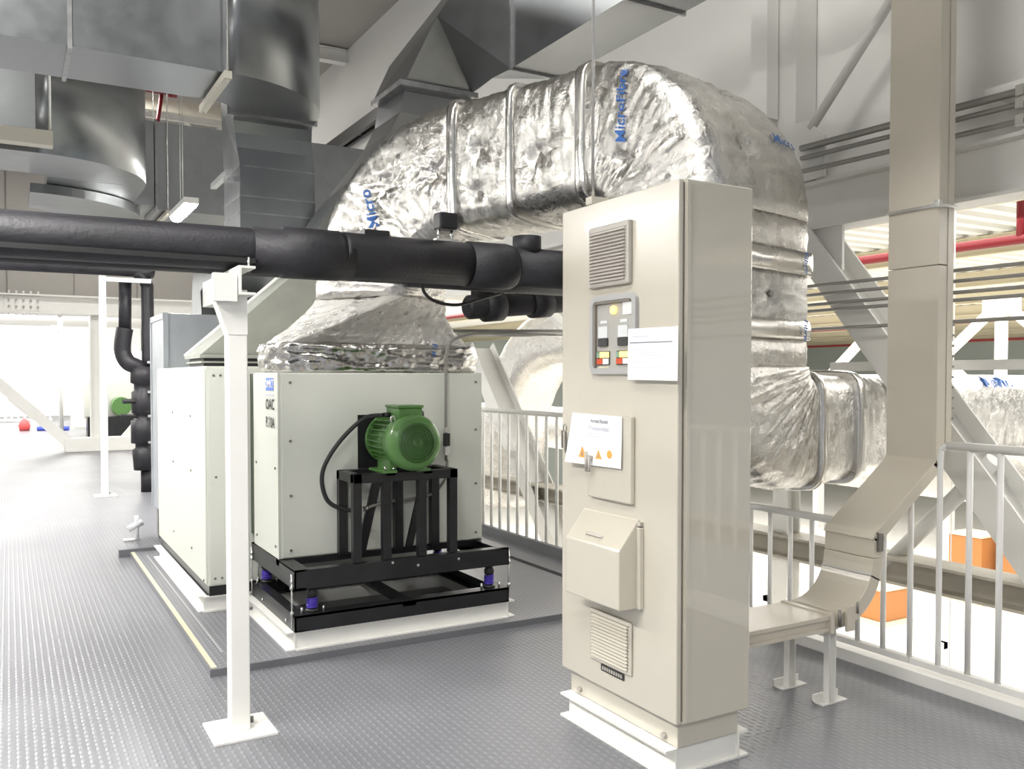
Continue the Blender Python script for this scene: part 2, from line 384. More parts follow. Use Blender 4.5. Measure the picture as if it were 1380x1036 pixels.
# plinth + base channel
part('plinth', 'cab', cb, lambda b: b.box(X0+.03, X1-.03, Y0+.03, Y1-.03, .10, Z0+.002), .003)
for yy in (2.50, 3.05): part('bolt', 'vent', cb, lambda b: b.cyl((X0+.03, yy, .125), (X0+.015, yy, .125), .012, n=6))
def cbase(b):
    b.channel((X0+.03, Y0+.03, .05), (X0+.03, Y1-.03, .05), .10, .055, .009, -1)
    b.channel((X1-.03, Y0+.03, .05), (X1-.03, Y1-.03, .05), .10, .055, .009, 1)
    b.box(X0+.03, X1-.03, Y0+.045, Y0+.053, 0, .10); b.box(X0+.03, X1-.03, Y1-.053, Y1-.045, 0, .10)
    b.box(X0+.03, X1-.03, Y0+.03, Y0+.045, .0, .008)
part('base_channel', 'white', cb, cbase)

# notices
def sheet(label, P, thick, curve=0.):
    # P four corners (y,z): tl, tr, br, bl; slightly curled grid
    t = thing('notice', label, 'notice', (X0-.03, P[0][0], P[0][1]))
    N = 8; b = MB(); vs = []
    for i in range(N+1):
        for j in range(N+1):
            u, v = j/N, i/N
            y = (P[0][0]*(1-u)+P[1][0]*u)*(1-v)+(P[3][0]*(1-u)+P[2][0]*u)*v
            z = (P[0][1]*(1-u)+P[1][1]*u)*(1-v)+(P[3][1]*(1-u)+P[2][1]*u)*v
            vs.append((X0-thick-curve*((1-u)**2*.6+v*v*.4), y, z))
    b.add(vs, [(i*(N+1)+j, i*(N+1)+j+1, (i+1)*(N+1)+j+1, (i+1)*(N+1)+j) for i in range(N) for j in range(N)])
    o = b.build('sheet', 'paper', t); so = o.modifiers.new('s', 'SOLIDIFY'); so.thickness = .001; so.offset = 0
    def at(u, v, lift=.0012):
        y = (P[0][0]*(1-u)+P[1][0]*u)*(1-v)+(P[3][0]*(1-u)+P[2][0]*u)*v
        z = (P[0][1]*(1-u)+P[1][1]*u)*(1-v)+(P[3][1]*(1-u)+P[2][1]*u)*v
        return Vector((X0-thick-curve*((1-u)**2*.6+v*v*.4)-lift, y, z))
    return t, at
t, at = sheet('white printed sheet with a ruled line, taped beside the display window', [(2.655,1.632),(2.372,1.628),(2.372,1.437),(2.655,1.44)], .026, .004)
def strip(name, at, u0, u1, v0, v1, m, t, n=6):
    b = MB(); vs = []
    for i in range(n+1):
        u = u0+(u1-u0)*i/n; vs += [at(u, v0), at(u, v1)]
    b.add(vs, [(2*i, 2*i+2, 2*i+3, 2*i+1) for i in range(n)]); return b.build(name, m, t)
strip('ruled_line', at, .04, .9, .265, .29, 'ink', t)
strip('text_line', at, .1, .42, .15, .17, 'inklight', t)
for k in range(5): strip('text_line', at, .08, .75-.1*(k%2), .40+.06*k, .41+.06*k, 'inklight', t)
strip('text_line', at, .1, .9, .76, .77, 'inklight', t); strip('text_line', at, .1, .36, .84, .85, 'inklight', t); strip('text_line', at, .1, .3, .88, .89, 'inklight', t)
t, at = sheet('white warning sheet with two orange triangles on the cabinet hatch', [(3.02,1.303),(2.692,1.299),(2.692,1.098),(3.072,1.095)], .028, .012)
def onp(txt, size, u, v, m, sx=1., bold=0.):
    vs, fs = text_mesh(txt, size, 0, bold); c = at(u, v); 
    return MB().add([(c.x-.0018, c.y-p.x*sx, c.z+p.y) for p in vs], fs).build('lettering', m, t)
onp('Arrest Room', .022, .57, .13, 'ink', 1., .0006)
onp('Pressurefan', .026, .57, .27, 'inklight', 1.15, .0006)
strip('text_line', at, .33, .58, .38, .395, 'inklight', t); strip('text_line', at, .33, .62, .43, .445, 'inklight', t); strip('text_line', at, .35, .6, .56, .57, 'inklight', t)
for k in range(3): strip('text_line', at, .70, .80, .45+.06*k, .455+.06*k, 'inklight', t)
for (u, v, s, nme) in ((.31, .77, .027, 0), (.61, .78, .022, 0)):
    c = at(u, v); x = c.x-.002
    MB().add([(x, c.y+s, c.z-s*.75), (x, c.y-s, c.z-s*.75), (x, c.y, c.z+s)], [(0,1,2)]).build('warning_triangle', 'orangeink', t)
    x -= .0006; q = s*.22
    MB().add([(x, c.y+q, c.z-s*.45), (x, c.y-q, c.z-s*.45), (x, c.y, c.z+s*.45)], [(0,1,2)]).build('warning_mark', 'ink', t)
c = at(.80, .75); MB().cyl((c.x-.001, c.y, c.z), (c.x-.002, c.y, c.z), .016).build('warning_dot', 'orangeink', t)
kk = thing('key_ring', 'small dark keys hanging at the left edge of the warning sheet', 'keys', (X0-.03, 3.10, 1.17))
part('ring', 'screw', kk, lambda b: b.tube([(X0-.02, 3.10+.012*math.cos(R(a)), 1.235+.016*math.sin(R(a))) for a in range(0, 361, 30)], .002, 6))
part('key', 'screw', kk, lambda b: b.box(X0-.024, X0-.02, 3.086, 3.098, 1.13, 1.22))
part('key', 'screw', kk, lambda b: b.box(X0-.030, X0-.027, 3.103, 3.114, 1.15, 1.225))

# ------------------------------------------------------------------ FRONT FAN UNIT
def screws(m, parent, pts, axis):
    for p in pts:
        p = Vector(p); MB().cyl(p, p+Vector(axis)*.006, .008, n=6).build('screw', m, parent)
fu = thing('fan_unit', 'off-white fan casing on black spring frame with green motor in front', 'fan unit', (1.9, 5.0, .035))
part('casing', 'unit', fu, lambda b: b.box(1.27, 2.517, 4.752, 5.29, .455, 1.475), .004)
bx('front_panel', 'unit', fu, 1.285, 2.505, 4.746, 4.752, .462, 1.468, bevel=.002)
bx('corner_strip', 'unit', fu, 1.262, 1.27, 4.748, 5.288, .458, 1.472)
screws('screw', fu, [(1.33, 4.746, z) for z in (.50, .80, 1.10, 1.42)]+[(2.47, 4.746, z) for z in (.50, .80, 1.13, 1.42)], (0,-1,0))
screws('screw', fu, [(1.262, y, z) for y in (4.80, 5.22) for z in (.52, .95)], (-1,0,0))
def lowframe(b, z0, z1, ya):
    h = z1-z0; zc = (z0+z1)/2
    b.channel((1.262, ya, zc), (1.262, 5.36, zc), h, .06, .008, 1)      # flange inwards
    b.channel((2.53, ya, zc), (2.53, 5.36, zc), h, .06, .008, -1)
    b.channel((1.262, ya, zc), (2.53, ya, zc), h, .06, .008, -1)
    b.channel((1.262, 5.36, zc), (2.53, 5.36, zc), h, .06, .008, 1)
part('upper_frame', 'black', fu, lambda b: (lowframe(b, .352, .452, 4.44), b.box(1.262, 2.53, 4.74, 4.80, .42, .4535), b.box(1.262,1.34,4.45,4.75,.444,.4535), b.box(2.46,2.53,4.45,4.75,.444,.4535)))
part('lower_frame', 'black', fu, lambda b: (lowframe(b, .132, .218, 4.44), b.box(1.86, 1.94, 4.44, 5.36, .19, .21), b.box(1.262, 2.53, 4.44, 4.52, .205, .2185)))
part('base_channel', 'white', fu, lambda b: (b.channel((1.272, 4.46, .083), (1.272, 5.35, .083), .096, .05, .008, -1), b.channel((2.53, 4.46, .083), (2.53, 5.35, .083), .096, .05, .008, 1),
     b.channel((1.272, 4.475, .083), (2.53, 4.475, .083), .096, .03, .008, 1), b.channel((1.272, 5.345, .083), (2.53, 5.345, .083), .096, .03, .008, -1)))
for (x, y) in ((1.37, 4.50), (2.43, 4.50), (1.33, 5.28), (2.46, 5.28)):
    sp = part('spring_mount', 'rubber', fu, lambda b: b.rev((x, y, .218), (0,0,1), [(0,.035),(.012,.035),(.016,.026),(.02,.02),(.075,.02),(.08,.028),(.10,.030),(.112,.024),(.134,.02)]))
    part('spring', 'purple', sp, lambda b: b.tube([(x+.026*math.cos(a*.6), y+.026*math.sin(a*.6), .236+a*.00105) for a in range(0, 54)], .0055, 6))
    part('top_bolt', 'chrome', sp, lambda b: b.rev((x, y, .30), (0,0,1), [(0,.016),(.012,.016),(.012,.011),(.03,.011),(.03,.006),(.05,.006)], 8))
    part('side_bolt', 'chrome', sp, lambda b: b.cyl((x-.06, y-.02, .218), (x-.06, y-.02, .25), .007, n=6).cyl((x+.055, y-.02, .218), (x+.055, y-.02, .245), .006, n=6))
for (x, y) in ((1.255, 4.47), (2.545, 4.47), (1.255, 5.33), (1.30, 5.36)):
    part('tie_rod', 'chrome', fu, lambda b: b.cyl((x, y, .15), (x, y, .43), .005, n=8).cyl((x, y, .215), (x, y, .235), .010, n=6).cyl((x, y, .35), (x, y, .37), .011, n=6).cyl((x, y, .385), (x, y, .40), .010, n=6))
screws('chrome', fu, [(1.262, 4.6, .16), (1.262, 5.1, .16)], (-1,0,0)); screws('chrome', fu, [(1.80, 4.44, .44), (1.95, 4.44, .44-.03), (2.2, 4.44, .42)], (0,-1,0))
lb = bx('maker_label', 'sticker', fu, 1.2595, 1.262, 4.83, 4.99, 1.375, 1.445)
lettering('lettering', 'DMKT', .066, (1.2585, 4.91, 1.41), (0,-1,0), (0,0,1), 'paper', fu, 0, .001)
bx('label_strip', 'inklight', fu, 1.2597, 1.262, 4.83, 4.99, 1.345, 1.355)
lettering('lettering', 'OAC', .085, (1.2590, 4.90, 1.295), (0,-1,0), (0,0,1), 'blackink', fu, 0, .0012)
lettering('lettering', 'P./10A', .085, (1.2590, 4.90, 1.195), (0,-1,0), (0,0,1), 'blackink', fu, 0, .0012, sx=.82)
# motor stand (bolted to the frame)
st = thing('motor_stand', 'black steel frame table standing on the fan unit base under motor', 'stand', (1.88, 4.6, .454))
xa, xb, y0, y1, zt = 1.585, 2.205, 4.455, 4.735, .93
part('top_frame', 'black', st, lambda b: (b.box(xa, xb, y0, y0+.05, zt-.05, zt), b.box(xa, xb, y1-.05, y1, zt-.05, zt), b.box(xa, xa+.05, y0, y1, zt-.05, zt), b.box(xb-.05, xb, y0, y1, zt-.05, zt), b.box(1.77,1.83,y0,y1,zt-.02,zt-.001), b.box(1.99,2.05,y0,y1,zt-.02,zt-.001)), .003)
for x in (xa, 1.755, 1.965, xb-.05): bx('leg', 'black', st, x, x+.048, y0+.001, y0+.045, .454, zt-.045, bevel=.002)
for x in (xa+.001, 1.92, xb-.055): bx('leg', 'black', st, x, x+.05, y1-.045, y1-.001, .454, zt-.045, bevel=.002)
part('brace', 'black', st, lambda b: b.bar((1.80, 4.66, .88), (1.70, 4.66, .47), .05, .02, (0,1,0)))
part('brace', 'black', st, lambda b: b.bar((2.09, 4.66, .88), (1.99, 4.66, .47), .04, .02, (0,1,0)))
part('rear_plate', 'black', st, lambda b: b.box(1.715, 2.0, 4.744, 4.7455, zt, 1.235))
# motor
mt = thing('electric_motor', 'bright green finned electric motor bolted on the black stand', 'motor', (1.92, 4.5, .93))
c = Vector((1.885, 4.29, 1.098))
part('fan_cowl', 'green', mt, lambda b: b.rev(c, (0,1,0), [(0,.088),(0,.108),(.006,.130),(.022,.146),(.045,.152),(.12,.152),(.125,.146)], 40))
part('cowl_grille', 'greend', mt, lambda b: b.rev(c+Vector((0,-.001,0)), (0,1,0), [(0,.028),(.0,.108),(.006,.110)], 40))
for r in (.045, .062, .079, .096):
    part('grille_ring', 'greend', mt, lambda b: b.tube([c+Vector((r*math.cos(R(a)), -.002, r*math.sin(R(a)))) for a in range(0, 361, 15)], .0028, 6))
part('hub_cap', 'greend', mt, lambda b: b.rev(c+Vector((0,-.004,0)), (0,1,0), [(0,.0),(0,.026),(.006,.03)], 24))
part('barrel', 'green', mt, lambda b: b.cyl(c+Vector((0,.12,0)), c+Vector((0,.40,0)), .122, n=32))
for k in range(28):
    a = 2*math.pi*k/28
    if abs(math.sin(a)-1) < .12: continue
    dd = Vector((math.cos(a), 0, math.sin(a)))
    part('fin', 'green', mt, lambda b: b.bar(c+Vector((0,.13,0))+dd*.128, c+Vector((0,.39,0))+dd*.128, .004, .03, dd))
part('end_bell', 'green', mt, lambda b: b.rev(c+Vector((0,.39,0)), (0,1,0), [(0,.142),(.03,.142),(.045,.10)], 32))
part('terminal_box', 'green', mt, lambda b: b.box(c.x-.075, c.x+.065, c.y+.08, c.y+.26, c.z+.115, c.z+.185), .006)
bx('box_lid', 'green', mt, c.x-.08, c.x+.07, c.y+.075, c.y+.265, c.z+.185, c.z+.20, bevel=.003)
part('gland', 'rubber', mt, lambda b: b.cyl((c.x+.065, c.y+.16, c.z+.145), (c.x+.10, c.y+.16, c.z+.145), .022, n=8).cyl((c.x-.075, c.y+.2, c.z+.145), (c.x-.11, c.y+.2, c.z+.145), .014, n=8))
part('lifting_eye', 'chrome', mt, lambda b: b.tube([(c.x-.10+.012*math.cos(R(a)), c.y+.10, c.z+.125+.018*math.sin(R(a))) for a in range(0, 361, 30)], .005, 6))
for s in (-1, 1): part('foot', 'green', mt, lambda b: b.box(c.x+s*.10-.04, c.x+s*.10+.04, c.y+.14, c.y+.36, zt, zt+.014).box(c.x+s*.075-.02, c.x+s*.075+.02, c.y+.16, c.y+.34, zt, c.z-.09))
part('foot_bolt', 'chrome', mt, lambda b: b.cyl((c.x-.12, c.y+.16, zt+.014), (c.x-.12, c.y+.16, zt+.035), .008, n=6).cyl((c.x-.075, c.y+.15, zt+.014), (c.x-.075, c.y+.15, zt+.03), .007, n=6))
# belt guard / shaft behind motor
part('shaft', 'chrome', mt, lambda b: b.cyl(c+Vector((0,.43,0)), c+Vector((0,.452,0)), .02))
def smooth_path(P, n=8):
    P = [Vector(p) for p in P]; P = [P[0]*2-P[1]]+P+[P[-1]*2-P[-2]]; out = []
    for i in range(1, len(P)-2):
        for k in range(n):
            t = k/n; a, b_, c_, d_ = P[i-1:i+3]
            out.append(.5*((2*b_)+(-a+c_)*t+(2*a-5*b_+4*c_-d_)*t*t+(-a+3*b_-3*c_+d_)*t**3))
    out.append(P[-2]); return out
cbk = thing('motor_cable', 'thick black looping cable from green motor down to the stand', 'cable', (1.6, 4.6, .9))
part('sheath', 'rubber', cbk, lambda b: b.tube(smooth_path([(1.775, 4.50, 1.243), (1.69, 4.58, 1.22), (1.56, 4.62, 1.09), (1.475, 4.64, .93), (1.50, 4.64, .78), (1.60, 4.62, .72), (1.70, 4.60, .72)]), .012))
part('conduit', 'darkcable', cbk, lambda b: b.tube(smooth_path([(1.70, 4.60, .72), (1.85, 4.69, .735), (2.0, 4.70, .74), (2.15, 4.70, .76), (2.24, 4.70, .84), (2.265, 4.715, .95)]), .009))
part('gland', 'chrome', cbk, lambda b: b.cyl((1.68, 4.60, .718), (1.73, 4.62, .722), .014, n=8))
cd = thing('wall_conduit', 'thin grey conduit with black switch on the casing right side', 'conduit', (2.26, 4.72, .9))
part('pipe', 'darkcable', cd, lambda b: b.tube(smooth_path([(2.262, 4.728, .95), (2.262, 4.728, 1.30), (2.265, 4.728, 1.58), (2.30, 4.728, 1.665), (2.40, 4.73, 1.70), (2.62, 4.80, 1.72), (3.2, 4.9, 1.73)]), .009))
part('isolator', 'rubber', cd, lambda b: b.box(2.245, 2.275, 4.70, 4.735, 1.04, 1.115)); part('connector', 'chrome', cd, lambda b: b.box(2.247, 2.277, 4.705, 4.735, .985, 1.035).box(2.25,2.274,4.708,4.735,1.12,1.15))

# ------------------------------------------------------------------ REAR UNIT
ru = thing('air_handling_unit', 'long off-white air unit behind the front fan casing on white channel', 'air unit', (2, 6.4, .035))
part('casing', 'unit', ru, lambda b: b.box(1.02, 2.45, 5.43, 7.36, .195, 1.515), .004)
for k in range(1):
    bx('side_panel', 'unit', ru, 1.010, 1.02, 5.44, 7.34, .205, 1.505, bevel=.003)
bx('front_panel', 'unit', ru, 1.03, 1.26, 5.424, 5.43, .205, 1.505, bevel=.002)
screws('screw', ru, [(1.010, y, z) for y in (5.9, 6.6) for z in (.35, .85, 1.2)]+[(1.01, 5.5, .22)], (-1,0,0))
screws('screw', ru, [(x, 5.424, z) for x in (1.06, 1.10) for z in (.24, 1.46)]+[(1.07, 5.424, .85)], (0,-1,0))
bx('skirt', 'black', ru, 1.03, 2.44, 5.45, 7.34, .132, .198)
part('base_channel', 'white', ru, lambda b: (b.channel((1.02, 5.47, .083), (1.02, 7.33, .083), .096, .05, .008, -1), b.channel((1.0, 5.475, .083), (2.45, 5.475, .083), .096, .03, .008, 1), b.box(2.4,2.45,5.47,7.3,.035,.131)))
bx('flexible_joint', 'flex', ru, 1.275, 2.5, 5.292, 5.424, .5, 1.47)
# hood on the rear unit with drop duct
def prism4(b, ra, za, rb, zb):
    f = lambda r, z: [(r[0], r[2], z), (r[1], r[2], z), (r[1], r[3], z), (r[0], r[3], z)]
    b.loft([f(ra, za), f(rb, zb)])
ho = thing('duct_hood', 'dull grey sheet-metal hood above rear unit, narrowing up to the drop duct', 'hood', (1.7, 6.5, 1.515))
part('gasket', 'rubber', ho, lambda b: b.box(1.19, 2.4, 6.42, 6.98, 1.517, 1.55))
part('lower_flange', 'dusty', ho, lambda b: b.box(1.17, 2.42, 6.40, 7.0, 1.55, 1.562))
part('fabric_collar', 'rubber', ho, lambda b: b.box(1.19, 2.4, 6.42, 6.98, 1.562, 1.585))
part('upper_flange', 'dusty', ho, lambda b: b.box(1.16, 2.43, 6.39, 7.01, 1.585, 1.61))
part('hood_sheet', 'dusty', ho, lambda b: prism4(b, (1.17,2.42,6.40,7.0), 1.61, (1.83,2.40,6.05,6.50), 2.26))
part('edge_angle', 'white', ho, lambda b: b.bar((1.16, 7.0, 1.61), (1.82, 6.50, 2.26), .02, .02))
def updf(b):
    rg = []
    for k in range(9):
        t = k/8; q = t*t*(3-2*t)
        x0, x1, y0, y1, z = 1.83+.485*q, 2.40+.415*q, 6.05-.58*q, 6.50-.55*q, 2.26+1.10*t
        rg.append([(x0,y0,z),(x1,y0,z),(x1,y1,z),(x0,y1,z)])
    b.loft(rg)
part('offset_duct', 'galv', ho, updf)
# grey box duct beyond
gb = thing('plenum_box', 'tall grey galvanised box behind the rear unit, beside the valves', 'duct box', (1.5, 8.2, 0))
part('casing', 'galvlight', gb, lambda b: b.box(1.135, 2.3, 7.82, 8.6, .28, 1.985), .004); part('feet', 'galvdark', gb, lambda b: (b.box(1.15, 1.23, 7.85, 7.95, 0, .28), b.box(1.15,1.23,8.4,8.5,0,.28), b.box(2.2,2.28,7.85,7.95,0,.28)))
part('edge_angle', 'galvlight', gb, lambda b: b.box(1.125, 1.165, 7.81, 7.85, .28, 1.99).box(1.125,1.165,8.57,8.61,.28,1.99).box(1.125, 1.135, 7.82, 8.6, 1.94, 1.99))

# ------------------------------------------------------------------ INSULATED DUCT (foil)
Zv = Vector((0,0,1))
def sec(C, ph, th, w_, h_):
    hdv = Vector((math.sin(ph), -math.cos(ph), 0)); L = Vector((math.cos(ph), math.sin(ph), 0)); n_ = math.sin(th)*Zv-math.cos(th)*hdv
    return (Vector(C), L, n_, w_, h_)
def ring(s, rad, na):
    C, L, n_, w_, h_ = s; r = min(rad, w_*.3, h_*.3); pts = []; seg = [('l', w_-2*r), ('c', r*math.pi/2), ('l', h_-2*r), ('c', r*math.pi/2)]*2
    per = sum(q[1] for q in seg); out = []
    # walk the perimeter
    cx_, cy_ = w_/2-r, h_/2-r
    for k in range(na):
        d_ = per*k/na; i = 0
        while d_ > seg[i][1]+1e-9: d_ -= seg[i][1]; i += 1
        q = i//2
        ang = [ -90, 0, 90, 180][q]
        cc = [(cx_,-cy_),(cx_,cy_),(-cx_,cy_),(-cx_,-cy_)][q]; pc = [(-cx_,-cy_),(cx_,-cy_),(cx_,cy_),(-cx_,cy_)][q]
        if i % 2 == 0:
            a0 = R(ang); nx, ny = math.cos(a0), math.sin(a0); tx, ty = -ny, nx
            x = pc[0]+nx*r+tx*d_; y = pc[1]+ny*r+ty*d_
        else:
            a0 = R(ang)+d_/r; nx, ny = math.cos(a0), math.sin(a0); x = cc[0]+nx*r; y = cc[1]+ny*r
        out.append((C+L*x+n_*y, (L*nx+n_*ny), x/(w_/2), y/(h_/2)))
    return out
TREES = {}
def foil_part(name, secs, parent, m='foil', pins=(), wr=.007, pil=.02, rad=.06, iso=0., step=.02, na=150, seed=0., cap=False, wf=26., ends=.05):
    # resample sections
    S2 = []; us = []; u = 0
    for i in range(len(secs)-1):
        a, b_ = secs[i], secs[i+1]; ln = max((a[0]-b_[0]).length, (a[0]+a[2]*a[4]/2-b_[0]-b_[2]*b_[4]/2).length); n_ = max(2, int(ln/step))
        for k in range(n_):
            t = k/n_; S2.append(tuple(a[q].lerp(b_[q], t) if q < 3 else a[q]*(1-t)+b_[q]*t for q in range(5))); us.append(u+ln*t)
        u += ln
    S2.append(secs[-1]); us.append(u); tot = u
    pts = [ring(s, rad, na) for s in S2]
    P3 = []
    for (uf, side, q) in pins:   # side L-,L+,n+,n-  as 0..3 ; q -1..1 across
        i = min(len(S2)-1, int(uf*(len(S2)-1))); C, L, n_, w_, h_ = S2[i]
        pc = {0: C-L*w_/2+n_*q*h_/2, 1: C+L*w_/2+n_*q*h_/2, 2: C+n_*h_/2+L*q*w_/2, 3: C-n_*h_/2+L*q*w_/2}[side]
        tdir = {0: n_, 1: n_, 2: L, 3: L}[side]; nn = {0: -L, 1: L, 2: n_, 3: -n_}[side]
        P3.append((pc, nn, tdir, nn.cross(tdir)))
    rings = []
    for i, rg in enumerate(pts):
        u = us[i]; edge = min(u, tot-u); e = min(1, edge/max(ends, .001)); row = []
        for (p, nn, a, b_) in rg:
            f = (1-min(1, abs(a))**4 if abs(a) < abs(b_) else 1-min(1, abs(b_))**4)
            dsp = pil*f*(.5+.5*e)
            nv = noise.noise(Vector((u*wf, (a+b_)*1.3+seed, (a-b_)*1.3)))
            dsp += wr*(1-abs(nv)*2.2)*(.35+.65*e)*(.35+.65*f)
            dsp += .5*wr*noise.noise(Vector((p.x*9, p.y*9, p.z*9+seed)))
            if iso: dsp += iso*(abs(noise.noise(p*17+Vector((seed,0,0))))+.7*abs(noise.noise(p*37)))*1.6-iso*.6
            for (pc, pn, ta, tb) in P3:
                dv = p-pc; r_ = dv.length
                if r_ < .30 and nn.dot(pn) > .6:
                    th_ = math.atan2(dv.dot(ta), dv.dot(tb)); k_ = math.exp(-(r_/.13)**2)
                    dsp += -.030*math.exp(-(r_/.05)**2)-.012*k_ + .010*k_*min(1, r_/.03)*(math.sin(th_*9+seed)*.6+math.sin(th_*17+2*seed)*.4)
            row.append(p+nn*dsp)
        rings.append(row)
    b = MB().loft(rings, True, True)
    o = b.build(name, m, parent)
    TREES[name] = BVHTree.FromPolygons([tuple(v) for v in b.v], b.f)
    for (pc, pn, ta, tb) in P3:
        MB().cyl(pc-pn*.035, pc-pn*.004, .016, n=10).build('fixing_pin', 'screw', o)
    return o
dc = thing('insulated_duct', 'big foil-wrapped duct arching from front fan unit over and down behind cabinet', 'duct', (2.0, 5.05, 1.475))
ph1 = R(31); C1 = Vector((1.98, 5.06, 0)); R1 = .70; zc = 2.615
h1v = Vector((math.sin(ph1), -math.cos(ph1), 0))
leg_top = C1+Zv*(zc-R1)
# collar and transition on the fan casing
def axis_sec(x0, x1, y0, y1, z, ph=0.):   # horizontal section written in the leg's own frame
    C = Vector(((x0+x1)/2, (y0+y1)/2, z)); L = Vector((math.cos(ph), math.sin(ph), 0)); n_ = Vector((-math.sin(ph), math.cos(ph), 0)); return (C, L, n_, x1-x0, y1-y0)
foil_part('collar', [axis_sec(1.31, 2.50, 4.78, 5.27, 1.477), axis_sec(1.30, 2.50, 4.775, 5.27, 1.56), axis_sec(1.29, 2.47, 4.77, 5.27, 1.64)], dc, 'tape', wr=.016, pil=.028, rad=.05, step=.008, seed=3, wf=18, ends=.03, na=260, iso=.010)
top = sec(leg_top, ph1, 0, .50, .64)
def mixs(a, b_, t): return tuple((a[q].lerp(b_[q], t) if q < 3 else a[q]*(1-t)+b_[q]*t) for q in range(5))
bot = axis_sec(1.31, 2.45, 4.79, 5.27, 1.64)
# make the leg frame match the transition's: L along ph, n = -heading
foil_part('transition', [bot, mixs(bot, top, .5), top], dc, 'crinkle', wr=.006, pil=.012, rad=.05, seed=5, wf=30, step=.010, na=260, iso=.012)
e1 = []; cc = leg_top+h1v*R1
for k in range(10):
    a = R(90*k/9); e1.append(sec(cc+Zv*math.sin(a)*R1-h1v*math.cos(a)*R1, ph1, a, .50+.0*k, .64))
foil_part('elbow', e1, dc, 'foil', pins=((.30, 0, .15), (.62, 0, .2), (.9, 0, -.1), (.15, 2, 0)), wr=.011, pil=.03, seed=1, iso=.004, na=200)
r0 = e1[-1]; ph2 = R(12); R2 = .46; h2v = Vector((math.sin(ph2), -math.cos(ph2), 0)); E2 = Vector((2.87, 3.68, 2.665))
r1_ = sec(E2, ph2, R(90), .80, .62)
mid = mixs(r0, r1_, .5)
foil_part('straight_run', [r0, mixs(r0, r1_, .46)], dc, 'foil', pins=((.5, 0, .1), (.45, 0, -.6)), wr=.010, pil=.03, seed=8)
foil_part('straight_run', [mixs(r0, r1_, .46), r1_], dc, 'foil', pins=((.4, 0, -.2),), wr=.012, pil=.03, seed=9, wf=34)
e2 = []; cc = E2-Zv*R2
for k in range(11):
    a = R(90+90*k/10); e2.append(sec(cc+Zv*math.sin(a)*R2-h2v*math.cos(a)*R2, ph2, a, .80, .62))
ob = foil_part('elbow', e2, dc, 'foil', pins=((.5, 0, -.3), (.40, 2, .1), (.75, 2, -.3)), wr=.009, pil=.03, seed=2, wf=30); tree2 = TREES['elbow']
e2e = cc+h2v*R2
def legsec(z, k=1.): return sec((e2e.x, e2e.y, z), ph2, math.pi, .80*k, .62*k)
foil_part('drop_leg', [legsec(e2e.z), legsec(2.05)], dc, 'foil', wr=.007, seed=4)
foil_part('drop_leg', [legsec(2.05, 1.05), legsec(1.94, 1.05)], dc, 'tape', wr=.005, pil=.03, seed=14, ends=.04)
foil_part('drop_leg', [legsec(1.94), legsec(1.72)], dc, 'crinkle', pins=((.5, 2, -.35), (.5, 2, .15)), wr=.007, seed=6)
foil_part('drop_leg', [legsec(1.72, 1.04), legsec(1.63, 1.04)], dc, 'tape', wr=.005, pil=.03, seed=15, ends=.04)
foil_part('drop_leg', [legsec(1.63), legsec(1.50)], dc, 'foil', wr=.009, seed=11)
tree_leg = TREES['drop_leg']
# lower elbow turning out over the rail
L2 = Vector((math.cos(ph2), math.sin(ph2), 0)); Rc = .47; cz = 1.50; c3 = Vector((e2e.x, e2e.y, cz))+L2*Rc; e3 = []
for k in range(12):
    a = R(90*k/11); t = k/11.; inn = .06; wd = .80*(1-t)**1.5+.52*(1-(1-t)**1.5); rm = inn+wd/2
    P = c3-L2*math.cos(a)*rm-Zv*math.sin(a)*rm; nout = (-L2*math.cos(a)-Zv*math.sin(a))
    e3.append((P, h2v*-1, nout, .62, wd))
foil_part('lower_elbow', e3, dc, 'foil', pins=((.45, 1, -.1), (.8, 1, .1), (.75, 1, .75)), wr=.010, pil=.03, seed=12, wf=30); 
eo = e3[-1]
def outsec(dist, w2=.62, hh=.52): return (eo[0]+L2*dist, eo[1], eo[2], w2, hh)
foil_part('outlet_run', [outsec(0), outsec(.40)], dc, 'foil', wr=.006, seed=13)
foil_part('outlet_run', [outsec(.40), outsec(3.4)], dc, 'foil', pins=((.75, 1, .2), (.3, 1, .1)), wr=.006, seed=16); tree_out = TREES['outlet_run']
# tape bands at the joints
def band(s, d_, dz=.03, k=1.02):
    C, L, n_, w_, h_ = s; d_ = Vector(d_).normalized()
    foil_part('tape_band', [(C-d_*dz, L, n_, w_+.05, h_+.05), (C+d_*dz, L, n_, w_+.05, h_+.05)], dc, 'tape', wr=.004, pil=.022, seed=21, ends=.001, step=.015)
band(e1[-1], h1v); band(mixs(r0, r1_, .46), h1v, .02); band(r1_, h2v, .035)
band(outsec(.0), L2, .03); band(outsec(.40), L2, .045)
